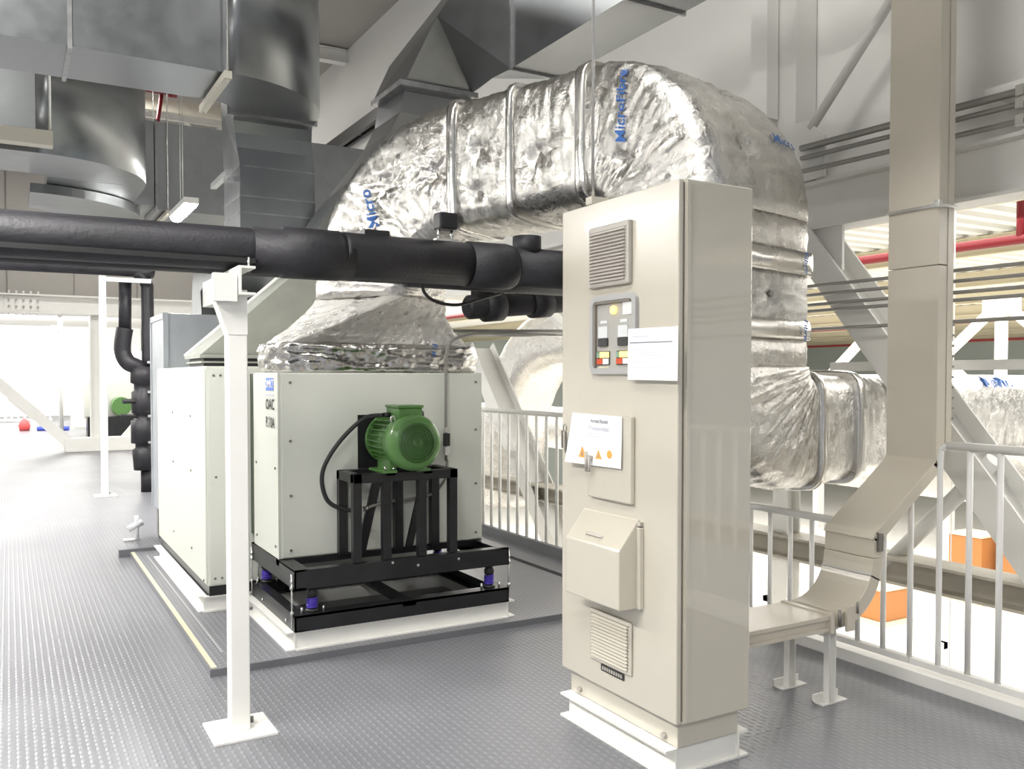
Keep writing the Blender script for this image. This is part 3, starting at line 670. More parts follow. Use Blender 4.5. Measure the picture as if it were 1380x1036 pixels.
# blue print on the foil
side_t = -Vector((math.cos(ph2), math.sin(ph2), 0))
pp = E2+side_t*.40+h2v*.27
lettering('lettering', 'MicroFibre', .078, pp+Zv*.05, Zv, side_t.cross(Zv)*-1 if False else Zv.cross(side_t)*-1, 'blue', dc, .2, .001, tree2)
a = R(152); pq = cc+Zv*math.sin(a)*(R2+.31)-h2v*math.cos(a)*(R2+.31)
L2v = Vector((math.cos(ph2), math.sin(ph2), 0)); tq = (-math.cos(a)*Zv*-1 - math.sin(a)*h2v*-1)
upq = (Zv*abs(math.cos(a))*0+Zv - h2v*0).normalized()
nq = (Zv*math.sin(a)-h2v*math.cos(a)).normalized(); upq = nq.cross(L2v); upq = upq if upq.z > 0 else -upq
lettering('lettering', 'Micro', .09, pq+L2v*.24, L2v, upq, 'blue', dc, .3, .001, tree2)
for zz in (1.995, 1.675):
    lettering('lettering', 'Fibre', .05, Vector((e2e.x, e2e.y, zz))+L2v*.27+h2v*.36, -Zv, L2v, 'blue', dc, .2, .001, None)
eo_face = eo[0]+h2v*.31
lettering('lettering', 'MicroFibre', .105, eo_face+L2*2.35+Zv*.235, L2, Zv, 'blue', dc, .3, .001, tree_out, lift=.022)
sd1 = -Vector((math.cos(ph1), math.sin(ph1), 0)); cc1 = leg_top+h1v*R1; a = R(42)
lettering('lettering', 'Micro', .10, cc1+Zv*math.sin(a)*.74-h1v*math.cos(a)*.74+sd1*.29, Zv*.9-h1v*.3, (Zv*.3+h1v*.9)*-1, 'blue', dc, .2, .001, None)
lettering('lettering', 'Fibre', .05, (2.19, 4.735, 1.60), (0,0,-1), (1,0,0), 'blue', dc, .2, .001, None)
part('corner_pin', 'screw', dc, lambda b: b.cyl((2.60, 2.80, 2.19), (2.60, 2.77, 2.19), .03, n=12))

# ------------------------------------------------------------------ BLACK PIPES
def pipe_thing(name, label, cat, loc, group=None): return thing(name, label, cat, loc, group)
pp1 = pipe_thing('chilled_water_pipe', 'thick black foam-lagged pipe crossing the picture in front of foil duct', 'pipe', (0.5, 3.8, 1.98))
part('pipe_run', 'foam', pp1, lambda b: b.tube([(-2.6, 3.8, 1.972), (1.42, 3.8, 1.996), (2.0, 3.8, 1.996)], .090, 28))
part('fitting', 'foam', pp1, lambda b: b.rev((.90, 3.8, 1.99), (1,0,0), [(0,.088),(0,.100),(.13,.100),(.135,.112),(.38,.112),(.385,.105),(.44,.105),(.44,.088)], 28))
part('pipe_run', 'foam', pp1, lambda b: b.rev((1.30, 3.8, 1.995), (1,0,0), [(0,.106),(.02,.104),(.65,.104)], 28))
part('fitting', 'foam', pp1, lambda b: b.rev((1.93, 3.8, 1.995), (1,0,0), [(0,.09),(0,.112),(.20,.114),(.24,.108),(.26,.095)], 28))
part('pipe_run', 'foam', pp1, lambda b: b.cyl((2.15, 3.8, 2.0), (3.0, 3.8, 2.0), .098, n=28))
part('valve_stub', 'foam', pp1, lambda b: b.cyl((2.27, 3.8, 2.06), (2.27, 3.8, 2.155), .072, n=24))
part('seam', 'rubber', pp1, lambda b: b.box(-2.6, .9, 3.712, 3.722, 1.925, 1.945))
pp2 = pipe_thing('return_water_pipe', 'second black lagged pipe running close behind the thick front pipe', 'pipe', (1.0, 4.12, 1.97))
part('pipe_run', 'foam', pp2, lambda b: b.cyl((-2.6, 4.12, 1.985), (3.1, 4.12, 2.0), .078, n=24))
part('fitting', 'foam', pp2, lambda b: (b.rev((1.75, 4.12, 1.995), (1,0,0), [(0,.07),(0,.09),(1.2,.092),(1.2,.07)], 24)))
vp = pipe_thing('lagged_valve', 'sloping black lagged valve pipe under the main pipe beside the cabinet', 'valve', (2.7, 4.62, 1.9))
part('body', 'foam', vp, lambda b: b.rev((2.34, 4.62, 1.86), (1, .05, .09), [(0,.05),(.02,.072),(.62,.066),(1.1,.06)], 20))
part('flange', 'foam', vp, lambda b: b.rev((2.46, 4.62, 1.868), (1,.05,.09), [(0,.06),(.0,.09),(.12,.09),(.14,.06)], 20))
part('flange', 'foam', vp, lambda b: b.rev((2.80, 4.64, 1.9), (1,.05,.09), [(0,.06),(0,.088),(.13,.088),(.15,.06)], 20))
part('stem', 'foam', vp, lambda b: b.box(2.40, 2.50, 4.57, 4.67, 1.90, 2.02))
hc_ = thing('drain_hose', 'thin black hose sagging below the black pipe in front of foil', 'hose', (1.9, 3.9, 1.85))
part('hose', 'rubber', hc_, lambda b: b.tube(smooth_path([(1.72, 3.85, 1.93), (1.73, 3.86, 1.86), (1.80, 3.87, 1.815), (1.92, 3.88, 1.805), (2.05, 3.9, 1.84), (2.20, 3.95, 1.88)]), .008, 8))
for (x, lab) in ((1.42, 'small black clamp on top of the pipe, left of grey sensor'),):
    cl = thing('pipe_clamp', lab, 'clamp', (x, 3.8, 2.1)); part('saddle', 'black', cl, lambda b: b.box(x-.02, x+.10, 3.77, 3.83, 2.085, 2.118)); part('bolt', 'chrome', cl, lambda b: b.cyl((x+.04, 3.8, 2.118), (x+.04, 3.8, 2.15), .006, n=6))
sn = thing('pipe_sensor', 'grey sensor head on short bracket above the black pipe', 'sensor', (1.83, 3.8, 2.1))
part('head', 'black', sn, lambda b: b.box(1.78, 1.875, 3.78, 3.86, 2.155, 2.235), .008); part('bracket', 'chrome', sn, lambda b: (b.box(1.77, 1.89, 3.80, 3.84, 2.095, 2.11), b.cyl((1.79,3.82,2.11),(1.79,3.82,2.16),.008,n=8), b.cyl((1.86,3.82,2.11),(1.86,3.82,2.16),.008,n=8)))
# long thin pipe on the rail-side
cpp = thing('copper_line', 'thin grey pair of lines running behind the cabinet at mid height', 'pipe', (3.2, 5.0, 1.73))
part('line', 'darkcable', cpp, lambda b: b.cyl((2.50, 5.35, 1.76), (4.2, 5.35, 1.80), .012, n=8)); part('line', 'chrome', cpp, lambda b: b.cyl((2.62, 5.3, 1.735), (4.2, 5.3, 1.765), .012, n=8))

# pipe stands
def pipe_stand(name, label, x, y, ztop, s=1.):
    t_ = thing(name, label, 'stand', (x, y, 0))
    part('base_plate', 'white', t_, lambda b: b.box(x-.12, x+.13, y-.12, y+.13, 0, .012), .002)
    part('post', 'white', t_, lambda b: b.box(x-.038, x+.038, y-.038, y+.038, .012, ztop-.10), .004)
    part('anchor_bolt', 'screw', t_, lambda b: b.cyl((x+.06, y+.04, .012), (x+.06, y+.04, .035), .009, n=6))
    return t_
ps = pipe_stand('pipe_stand', 'near white square post on base plate carrying black pipes', .80, 3.64, 1.90)
part('gusset', 'white', ps, lambda b: b.loft([[(.762, 3.60, 1.62), (.838, 3.60, 1.62), (.838, 3.68, 1.62), (.762, 3.68, 1.62)], [(.70, 3.60, 1.80), (.838, 3.60, 1.80), (.838, 3.68, 1.80), (.70, 3.68, 1.80)]]))
part('cross_channel', 'white', ps, lambda b: b.channel((.795, 3.55, 1.835), (.795, 4.30, 1.835), .115, .065, .010, 1))
part('cross_channel', 'white', ps, lambda b: b.box(.70, .79, 3.56, 3.60, 1.75, 1.86))
part('threaded_rod', 'chrome', ps, lambda b: b.cyl((.84, 3.58, 1.88), (.84, 3.58, 1.93), .005, n=6))
dr2 = thing('diagonal_brace', 'thin white flat brace rising behind the near pipe stand', 'brace', (1.2, 4.6, 1.7))
p2 = pipe_stand('pipe_stand', 'far thin white post on small base plate, left of the near one', 1.00, 11.73, 2.78)
part('cross_channel', 'white', p2, lambda b: b.box(.96, 1.55, 11.70, 11.76, 2.615, 2.665))
bpy.data.objects.remove(dr2)
# far pipes and valves
fp = thing('far_water_pipe', 'black lagged pipe in the distance resting on the far post, bending down', 'pipe', (0, 11.9, 2.75))
part('pipe_run', 'foam', fp, lambda b: b.tube(smooth_path([(-3.5, 11.9, 2.76), (1.2, 11.9, 2.78), (1.42, 11.9, 2.75), (1.52, 11.9, 2.62), (1.53, 11.9, 2.45), (1.53, 11.9, 1.58)]), .075, 18))
fq = thing('valve_stack', 'vertical black lagged pipe with chunky valves beside the grey plenum box', 'valve', (1.45, 11.9, .3))
part('riser', 'foam', fq, lambda b: b.cyl((1.28, 11.95, 2.68), (1.27, 11.95, 2.0), .075, n=18))
part('bend', 'foam', fq, lambda b: b.tube(smooth_path([(1.27, 11.95, 2.06), (1.245, 11.95, 1.9), (1.245, 11.95, 1.75), (1.30, 11.9, 1.63), (1.42, 11.9, 1.56), (1.46, 11.9, 1.4), (1.46, 11.9, 1.1)]), .10, 18))
part('valve_body', 'foam', fq, lambda b: b.rev((1.47, 11.9, .28), (0,0,1), [(0,.06),(0,.12),(.25,.14),(.28,.10),(.33,.10),(.34,.15),(.62,.15),(.64,.11),(.70,.11),(.72,.14),(.98,.14),(1.0,.11),(1.08,.11),(1.1,.15),(1.3,.15)], 18))
part('handle', 'rubber', fq, lambda b: (b.cyl((1.47, 11.85, .95), (1.20, 11.8, .98), .02, n=8), b.cyl((1.47, 11.85, 1.15), (1.22, 11.8, 1.15), .03, n=8)))
part('foot_pipe', 'foam', fq, lambda b: b.cyl((1.50, 11.9, 0), (1.50, 11.9, .3), .07, n=14))
for z in (.62, .95, 1.25, 1.62): part('clip', 'chrome', fq, lambda b: b.box(1.50, 1.55, 11.73, 11.76, z, z+.03))
fv = thing('drain_valve', 'small pale valve assembly low beside the far black valves', 'valve', (1.0, 8.4, 0))
part('foot', 'chrome', fv, lambda b: b.box(.86, 1.0, 8.35, 8.45, .0, .012)); part('body', 'skin2', fv, lambda b: (b.cyl((.97, 8.4, .012), (.97, 8.4, .22), .02, n=10), b.cyl((.90,8.4,.10),(1.02,8.4,.16),.03,n=10)))

# ------------------------------------------------------------------ GALVANISED DUCTS
def rr(x0, x1, y0, y1, z): return [(x0,y0,z),(x1,y0,z),(x1,y1,z),(x0,y1,z)]
g1 = thing('galvanised_duct', 'large galvanised duct top left, bending back above the near post', 'duct', (0, 5.8, 3.3))
zb, zt2 = 3.30, 4.30
def seams(parent, m, x, y0, y1, z0, z1, name='flange'):
    bx(name, m, parent, x-.012, x+.012, y0-.018, y1+.018, z0-.018, z1+.018)
xs1 = [-3.6, -1.75, .32, 1.18]
for i in range(3):
    bx('duct_section', 'galv', g1, xs1[i]+.001, xs1[i+1]-.001, 5.52, 6.12, zb, zt2)
seams(g1, 'galvdark', .32, 5.52, 6.12, zb, zt2); seams(g1, 'galvdark', -1.75, 5.52, 6.12, zb, zt2)
def planelbow(b, x0, y0, ri, ro, z0, z1, n=14):   # run along +X turning to +Y; centre at (x0, y0+ro)
    cy_ = y0+ro; rings = []
    for k in range(n+1):
        a = R(90*k/n); ca, sa = math.cos(a), math.sin(a)
        i_ = (x0+ri*sa, cy_-ri*ca); o_ = (x0+ro*sa, cy_-ro*ca)
        rings.append([(i_[0],i_[1],z0),(o_[0],o_[1],z0),(o_[0],o_[1],z1),(i_[0],i_[1],z1)])
    b.loft(rings, True, False)
el = part('elbow', 'galv', g1, lambda b: planelbow(b, 1.18, 5.52, .18, .78, zb, zt2))
for p_ in el.data.polygons: p_.use_smooth = abs(p_.normal.z) < .5
bx('flange', 'galvdark', g1, 1.34, 1.98, 6.30, 6.325, zb-.02, zt2+.02)
# downturn and drop onto the hood
dd = thing('drop_duct', 'vertical galvanised duct dropping from the big elbow towards plenum box', 'duct', (1.72, 6.7, 2.28))
def downt(b):
    rings = []; zt_ = 3.95
    prf = [((6.325, 3.30), (6.325, zt_)), ((6.40, 3.27), (6.60, zt_)), ((6.455, 3.20), (6.88, 3.78)), ((6.47, 3.10), (6.99, 3.50)), ((6.47, 2.98), (7.0, 2.98))]
    for (a_, c_) in prf: rings.append([(1.385, *a_) , (1.955, *a_), (1.955, *c_), (1.385, *c_)])
    k = len(rings)
    for i in range(k):
        t = i/(k-1); w0 = 1.385+.075*t; w1 = 1.955+.055*t
        rings[i] = [(w0, *rings[i][0][1:]), (w1, *rings[i][1][1:]), (w1, *rings[i][2][1:]), (w0, *rings[i][3][1:])]
    b.loft(rings)
part('downturn', 'galv', dd, downt)
def boot(b):
    rg = []
    for (ya_, za_, yb_, zb_) in ((6.47, 2.53, 7.0, 2.53), (6.50, 2.38, 7.05, 2.50), (6.62, 2.26, 7.12, 2.47), (6.8, 2.22, 7.3, 2.46), (7.9, 2.22, 7.9, 2.46), (8.0, 2.20, 8.35, 2.40), (7.95, 1.99, 8.45, 1.99)):
        rg.append([(1.46, ya_, za_), (2.01, ya_, za_), (2.01, yb_, zb_), (1.46, yb_, zb_)])
    b.loft(rg)
part('lower_boot', 'galv', dd, boot)
part('side_strut', 'chrome', dd, lambda b: b.box(1.35, 1.39, 6.42, 6.95, 2.88, 2.92).box(1.39, 1.46, 6.6, 6.64, 2.88, 2.92))
for i, (z0, z1) in enumerate(((2.76, 2.975), (2.64, 2.76), (2.53, 2.64))):
    bx('duct_section', 'galv', dd, 1.46, 2.01, 6.47, 7.0, z0+.001, z1-.001)
    part('rib', 'galvdark', dd, lambda b: b.box(1.457, 2.013, 6.467, 7.003, z1-.006, z1+.004))
g2 = thing('galvanised_duct', 'second galvanised duct lower left with rounded end, behind the first', 'duct', (-.5, 9, 3.32))
z2b, z2t = 3.32, 4.5
bx('duct_section', 'galv', g2, -4, -1.0, 8.35, 9.2, z2b, z2t); bx('duct_section', 'galv', g2, -.998, .22, 8.35, 9.2, z2b, z2t)
el = part('elbow', 'galv', g2, lambda b: planelbow(b, .22, 8.35, .12, .97, z2b, z2t))
for p_ in el.data.polygons: p_.use_smooth = abs(p_.normal.z) < .5
seams(g2, 'galvdark', -1.0, 8.35, 9.2, z2b, z2t); bx('duct_section', 'galv', g2, .34, 1.19, 9.33, 10.3, z2b, z2t)
g3 = thing('galvanised_duct', 'distant wide galvanised duct left of the drop duct, bottom level with pipes', 'duct', (2, 10.6, 3.3))
bx('duct_section', 'galv', g3, 1.45, 3.9, 10.4, 11.3, 3.30, 4.27); bx('duct_section', 'galv', g3, 1.22, 1.42, 10.4, 11.3, 3.34, 4.27); seams(g3, 'galvdark', 1.44, 10.4, 11.3, 3.30, 4.27)
part('curved_base', 'galv', g3, lambda b: planelbow(b, .2, 9.6, .2, 1.1, 3.22, 3.31))
g4 = thing('galvanised_duct', 'dark galvanised duct at top centre turning down behind the foil duct', 'duct', (2.6, 5, 3.4))
bx('duct_section', 'galv', g4, 2.66, 3.02, 3.5, 4.62, 3.315, 4.25); bx('duct_section', 'galv', g4, 2.66, 3.02, -1.0, 3.49, 3.315, 4.25)
bx('flange', 'galvdark', g4, 2.645, 3.035, 3.49, 3.505, 3.30, 4.27); bx('flange', 'galvdark', g4, 2.645, 3.035, 4.62, 4.64, 3.30, 4.27)
gv = dict(R=(2.66,4.64,3.315), Q=(3.02,4.64,3.315), T=(2.66,4.64,4.25), U=(3.02,4.64,4.25), A=(2.44,5.22,3.79), K=(2.72,4.98,3.37),
          F=(2.315,5.46,3.42), G=(2.815,5.46,3.42), H=(2.86,6.0,3.42), L=(2.285,5.97,3.42), P=(2.40,5.95,3.68), O=(2.60,5.9,3.96), N=(2.85,5.8,4.25), W=(3.05,5.6,3.6), V=(3.1,5.8,4.3))
gk = list(gv)
def gore(b, faces): b.add([gv[k] for k in gk], [[gk.index(c) for c in f_] for f_ in faces])
for fs_ in (('FGA','AGK','AKRT','LFAP','PAO','OATN','KGWQ','RKQ','GHW','HLPO','HONV','WHV','TUVN','QWVU'),): part('turning_piece', 'galv', g4, lambda b: gore(b, fs_))
part('flange', 'galvdark', g4, lambda b: b.box(2.27, 2.85, 5.43, 5.98, 3.385, 3.42))
bx('drop_section', 'galv', g4, 2.315, 2.815, 5.47, 5.95, 3.362, 3.385)
# struts and hanging rods
def hanger(label, x, y0, y1, z, rods=True, m='strut', zr=6.25, wd=.045):
    t_ = thing('duct_hanger', label, 'hanger', (x, y0, z))
    part('strut', m, t_, lambda b: b.box(x-wd/2, x+wd/2, y0, y1, z-.045, z-.001))
    if rods:
        for yy in (y0+.03, y1-.03): part('rod', 'chrome', t_, lambda b: b.cyl((x, yy, z-.06), (x, yy, zr), .006, n=8))
    return t_
hanger('cream strut with rods under the big near duct, right end', 1.16, 5.42, 6.22, 3.28)
hanger('cream strut with rods across the second duct, nearer left edge', -.55, 8.2, 8.34, 3.42)
t_ = thing('support_beam', 'cream horizontal support beam under the second duct at left edge', 'beam', (-.6, 8.2, 3.4)); part('beam', 'strut', t_, lambda b: b.box(-3.5, .34, 8.12, 8.25, 3.34, 3.46))
part('rod', 'chrome', t_, lambda b: b.cyl((.32, 8.18, 3.46), (.32, 8.18, 6.2), .012, n=8))
hanger('short pale strut under the distant duct, left end', 1.55, 10.3, 11.4, 3.29)
hr = thing('hanging_rod', 'long thin rod hanging in front of foil duct from the roof', 'rod', (2.55, 3.55, 2.3))
part('rod', 'chrome', hr, lambda b: b.cyl((2.42, 3.44, 2.30), (2.42, 3.44, 6.2), .007, n=8)); part('strut', 'strut', hr, lambda b: b.box(2.40, 3.4, 3.42, 3.47, 2.27, 2.305))
# luminaires: battens along the aisle, hanging at 3.2 m
def batten(label, x, y0, ln, z, far=False, grp=None):
    t_ = thing('batten_light', label, 'light', (x, y0, z), grp)
    part('housing', 'white', t_, lambda b: b.box(x-.07, x+.07, y0, y0+ln, z, z+.06)); part('tube', 'lamp', t_, lambda b: b.loft([[(x+.062*math.cos(R(a_)), yy_, z-.001-.05*math.sin(R(a_))) for a_ in range(0, 181, 20)] for yy_ in (y0+.03, y0+ln-.03)]))
    for yy in (y0+.5, y0+ln-.3): part('rod', 'chrome', t_, lambda b: b.cyl((x, yy, z+.06), (x, yy, 6.25), .004, n=6))
    area('batten_glow', (x, y0+ln/2, z-.06), (.12, ln), 62)
    return t_
for k, y in enumerate((-1.6, 2.2, 5.75, 9.6, 13.4)):
    batten(('white batten over the left aisle behind the camera', 'white batten over the left aisle level with the cabinet', 'white batten over the left aisle level with the air units', 'white batten over the left aisle near the far pipes', 'farthest white batten over the left aisle')[k], -1.05, y, 1.65, 3.00, grp='battens over the left aisle')
batten('lit batten light end glowing just above the black pipe', 1.62, 9.3, .95, 3.20)

# ------------------------------------------------------------------ GUARD RAIL
gr = thing('guard_rail', 'white tubular guard rail with upright bars along the platform edge', 'railing', (3.72, 2, 0))
def rail(parent, y0, y1, zt_, bars):
    part('top_rail', 'rail', parent, lambda b: b.tube([(3.72, y0, zt_), (3.72, y1, zt_)], .021, 12))
    part('bottom_rail', 'rail', parent, lambda b: b.box(3.70, 3.74, y0, y1, .085, .115))
    for y in bars: part('baluster', 'rail', parent, lambda b: b.cyl((3.72, y, .1), (3.72, y, zt_-.005), .0135, n=12))
rail(gr, -1.0, 2.47, 1.135, [2.365-.139*k for k in range(0, 20)])
part('end_loop', 'rail', gr, lambda b: b.tube(smooth_path([(3.72, 2.46, 1.135), (3.72, 2.495, 1.125), (3.72, 2.508, 1.09), (3.72, 2.509, .9), (3.72, 2.509, .1)]), .0135, 10))
gm = thing('guard_rail', 'lower white guard rail section where the foil duct passes over it', 'railing', (3.72, 3, 0))
part('bottom_rail', 'rail', gr, lambda b: b.box(3.70, 3.74, 2.47, 2.645, .085, .115))
rail(gm, 2.79, 4.75, .705, [2.805+.148*k for k in range(13)])
part('baluster', 'rail', gm, lambda b: b.cyl((3.72, 2.657, .1), (3.72, 2.657, .86), .0135, n=12))
part('bottom_rail', 'rail', gm, lambda b: b.box(3.70, 3.74, 2.65, 2.79, .085, .115))
gl = thing('guard_rail', 'white guard rail section between the front fan unit and cabinet', 'railing', (3.72, 6, 0))
rail(gl, 4.8, 11.5, 1.155, [5.0+.1535*k for k in range(42)])
for g_ in (gr, gm, gl):
    pass
# ------------------------------------------------------------------ CABLE TRAY
tr = thing('cable_duct', 'wide flat beige cable duct from cabinet side, bending up to the roof', 'cable duct', (3, 2.74, 0))
yA, yB = 2.60, 2.875
def traypath(pts, th=.062):
    rings = []
    for (x, z, a) in pts:   # centre and direction angle; normal in XZ
        nx, nz = -math.sin(a), math.cos(a)
        rings.append([(x+nx*th/2, yA, z+nz*th/2), (x+nx*th/2, yB, z+nz*th/2), (x-nx*th/2, yB, z-nz*th/2), (x-nx*th/2, yA, z-nz*th/2)])
    return rings
part('horizontal_run', 'tray', tr, lambda b: b.loft(traypath([(2.416, .378, 0), (3.13, .378, 0)])), .003)
bend = []
for k in range(11):
    a = R(90*k/10); bend.append((3.16+.25*math.sin(a), .378+.25*(1-math.cos(a)), a))
part('curved_bend', 'tray', tr, lambda b: b.loft(traypath(bend, .068)), .003)
part('short_riser', 'tray', tr, lambda b: b.loft(traypath([(3.41, .63, R(90)), (3.41, .715, R(62))])), .003)
part('diagonal_run', 'tray', tr, lambda b: b.loft(traypath([(3.415, .725, R(52)), (3.845, 1.03, R(52))], .062)), .003)
part('vertical_run', 'tray', tr, lambda b: b.loft(traypath([(3.85, 1.035, R(75)), (3.855, 1.06, R(90)), (3.855, 1.98, R(90))], .066)), .003)
part('vertical_run', 'tray', tr, lambda b: b.loft(traypath([(3.855, 1.985, R(90)), (3.855, 6.2, R(90))], .066)), .003)
part('side_flange', 'tray', tr, lambda b: b.box(3.89, 3.93, yA-.004, yA+.05, 1.1, 6.2))
part('joint_strap', 'tray', tr, lambda b: b.loft(traypath([(3.405, .705, R(70)), (3.425, .735, R(60))], .074)))
part('joint_strap', 'tray', tr, lambda b: b.loft(traypath([(3.835, 1.015, R(60)), (3.853, 1.045, R(75))], .076)))
part('joint_strap', 'tray', tr, lambda b: b.box(3.09, 3.12, yA-.004, yB+.004, .343, .414))
part('front_rib', 'tray', tr, lambda b: (b.box(2.416, 3.09, yA-.012, yA, .395, .412), b.box(2.416, 3.09, yA-.012, yA, .345, .36)))
part('end_plate', 'tray', tr, lambda b: (b.box(3.08, 3.10, yA-.02, yA, .335, .425), b.box(3.18, 3.23, yA-.022, yA-.01, .33, .44)))
part('hinge', 'screw', tr, lambda b: b.cyl((3.14, yA-.015, .36), (3.14, yA-.015, .43), .008, n=8))
part('hinge', 'screw', tr, lambda b: b.cyl((3.26, yA-.012, .40), (3.26, yA-.012, .45), .006, n=8))
part('latch', 'screw', tr, lambda b: b.box(3.40, 3.43, yA-.012, yA, .66, .74))
part('cover_rib', 'edgeline', tr, lambda b: b.loft(traypath([(3.385, .54, R(64)), (3.388, .546, R(64))], .072)))
part('clamp', 'chrome', tr, lambda b: (b.box(3.81, 3.822, yA-.012, yB+.012, 2.255, 2.27), b.box(3.81, 3.94, yA-.014, yA-.006, 2.255, 2.27), b.box(3.80, 3.82, yA-.016, yA+.01, 2.25, 2.285)))
for i in range(10): part('rivet', 'screw', tr, lambda b: b.cyl((3.935, yA+.01+.0*i, 1.25+.05*i), (3.935, yA-.008, 1.25+.05*i), .006, n=6))
def tray_stand(label, y):
    t_ = thing('tray_stand', label, 'stand', (3.17, y, 0), None)
    part('post', 'white', t_, lambda b: b.channel((3.15, y, 0.006), (3.15, y, .335), .045, .03, .004, -1))
    part('foot', 'white', t_, lambda b: (b.box(3.09, 3.25, y-.03, y+.03, 0, .006), b.box(3.09, 3.25, y+.022, y+.03, 0, .035))); part('arm', 'white', t_, lambda b: b.box(3.05, 3.20, y-.02, y+.02, .325, .343))
    return t_
tray_stand('near white leg under the curved end of cable duct', 2.66); tray_stand('far white leg under the cable duct, closer to foil duct', 2.89)

# ------------------------------------------------------------------ STEEL TRUSS BESIDE THE WALL (plane X = 4.3)
def beam_thing(name, label, cat, loc): return thing(name, label, cat, loc)
tb = thing('wall_beam', 'wide pale steel beam running along under the right wall', 'beam', (4.3, 3, 2.5))
part('flange', 'beam', tb, lambda b: (b.box(4.22, 4.42, -3, 19, 2.61, 2.63), b.box(4.22, 4.42, -3, 19, 2.34, 2.36))); part('web', 'beam', tb, lambda b: b.box(4.29, 4.31, -3, 19, 2.36, 2.61))
cl_ = thing('wall_column', 'pale steel column on the right wall above the foil duct', 'column', (4.3, 3.93, 2.63))
part('column', 'beam', cl_, lambda b: b.hbeam((4.32, 3.97, 2.63), (4.32, 3.97, 6.25), .24, .18, .015, .012, (0,1,0)))
bx('cover', 'wall', cl_, 4.20, 4.30, 4.06, 4.20, 3.10, 6.2)
db = thing('wall_brace', 'slim pale brace rising to upper right from wall beam node', 'brace', (4.25, 3.7, 2.9))
part('rod', 'beam', db, lambda b: b.cyl((4.22, 3.72, 2.95), (4.22, 2.55, 4.16), .028, n=12)); part('gusset', 'beam', db, lambda b: b.loft([[(4.20, 3.92, 2.64), (4.20, 3.60, 2.64), (4.20, 3.60, 2.88), (4.20, 3.74, 3.0), (4.20, 3.92, 3.0)], [(4.215, 3.92, 2.64), (4.215, 3.60, 2.64), (4.215, 3.60, 2.88), (4.215, 3.74, 3.0), (4.215, 3.92, 3.0)]]))
nd = thing('truss_gusset', 'pale steel node plate hanging under the wall beam behind foil duct', 'plate', (4.3, 3.7, 2.2))
part('plate', 'beam', nd, lambda b: b.loft([[(x, 3.95, 2.34), (x, 3.50, 2.34), (x, 3.50, 2.08), (x, 3.62, 1.98), (x, 3.95, 2.2)] for x in (4.24, 4.26)]))
tdg = thing('truss_diagonal', 'wide pale H-section diagonal descending to lower right beyond the rail', 'beam', (4.3, 3, 1.5))
part('member', 'beam', tdg, lambda b: b.hbeam((4.32, 3.78, 2.30), (4.32, 1.75, -.17), .26, .18, .014, .012, (1,0,0)))
tdh = thing('truss_diagonal', 'pale round brace rising behind guard rail bars below the foil duct', 'brace', (4.3, 3, .7))
part('member', 'beam', tdh, lambda b: b.cyl((4.32, 3.30, .32), (4.32, 2.62, 1.03), .042, n=14))
lc = thing('lower_chord', 'dusty grey-brown horizontal H-beam seen through the guard rail bars', 'beam', (4.3, 3, .3))
part('flange', 'dirty', lc, lambda b: (b.box(4.20, 4.40, -3, 18, .44, .455), b.box(4.20, 4.40, -3, 18, .31, .325))); part('web', 'dirty', lc, lambda b: b.box(4.29, 4.31, -3, 18, .325, .44))
mb_ = thing('truss_rail', 'slim grey horizontal beam at eye level above the outlet duct', 'beam', (4.4, 3, 1.5))
part('member', 'beam', mb_, lambda b: b.box(4.62, 4.68, -2, 3.9, 1.49, 1.545))
vc = thing('rail_post_column', 'white H-column behind the lower guard rail under foil elbow', 'column', (4.3, 4.0, 0))
part('column', 'white', vc, lambda b: b.hbeam((4.32, 3.98, -5), (4.32, 3.98, .31), .12, .12, .01, .01)); part('upper_column', 'white', vc, lambda b: b.hbeam((4.32, 3.98, .456), (4.32, 3.98, .82), .12, .12, .01, .01))
td3 = thing('truss_diagonal', 'broad pale diagonal seen between fan unit and cabinet', 'beam', (4.3, 6.5, .7))
part('member', 'beam', td3, lambda b: b.hbeam((4.32, 8.2, 1.75), (4.32, 5.9, -.9), .26, .18, .014, .012, (1,0,0)))
td4 = thing('truss_diagonal', 'white brace crossing in front of foil elbow beside the cabinet', 'beam', (4.3, 5.5, 1.8))
part('member', 'white', td4, lambda b: b.bar((4.32, 7.4, 2.34), (4.32, 5.2, 1.2), .05, .11, (1,0,0)))
# conduits along the wall
for k, (z, lab) in enumerate(((2.83, 'upper grey conduit along the right wall above the beam'), (2.77, 'middle grey conduit along the right wall above the beam'), (2.69, 'lowest grey conduit along the right wall just above the beam'))):
    t_ = thing('conduit', lab, 'conduit', (4.18, 3, z)); part('pipe', 'darkcable', t_, lambda b: b.cyl((4.17, -2, z-.12), (4.17, 3.75, z), .014 if k else .02, n=8))
    part('clip', 'chrome', t_, lambda b: b.box(4.15, 4.2, 2.4, 2.44, z-.05, z+.0))
for k, (z, lab) in enumerate(((1.99, 'topmost thin grey pipe passing behind the beige vertical duct'), (1.93, 'second thin grey pipe from the top behind vertical duct'), (1.88, 'third thin grey pipe from the top behind vertical duct'), (1.835, 'fourth thin grey pipe from the top behind vertical duct'), (1.735, 'lowest thin grey pipe behind the beige vertical duct'))):
    t_ = thing('thin_pipe', lab, 'pipe', (4.1, 3, z)); part('pipe', 'darkcable', t_, lambda b: b.cyl((4.12, -1, z-.02), (4.12, 4.6, z+.01*(k%2)), .010, n=8))
jb = thing('junction_tray', 'small white horizontal box on the wall right of beige duct', 'box', (4.2, 2.5, 2.9))
part('box', 'white', jb, lambda b: b.box(4.20, 4.42, 2.42, 2.62, 2.83, 2.87), .003)
bs = thing('black_ladder', 'dark cable ladder along wall behind the foil elbow', 'cable ladder', (4.2, 12, 4.88))
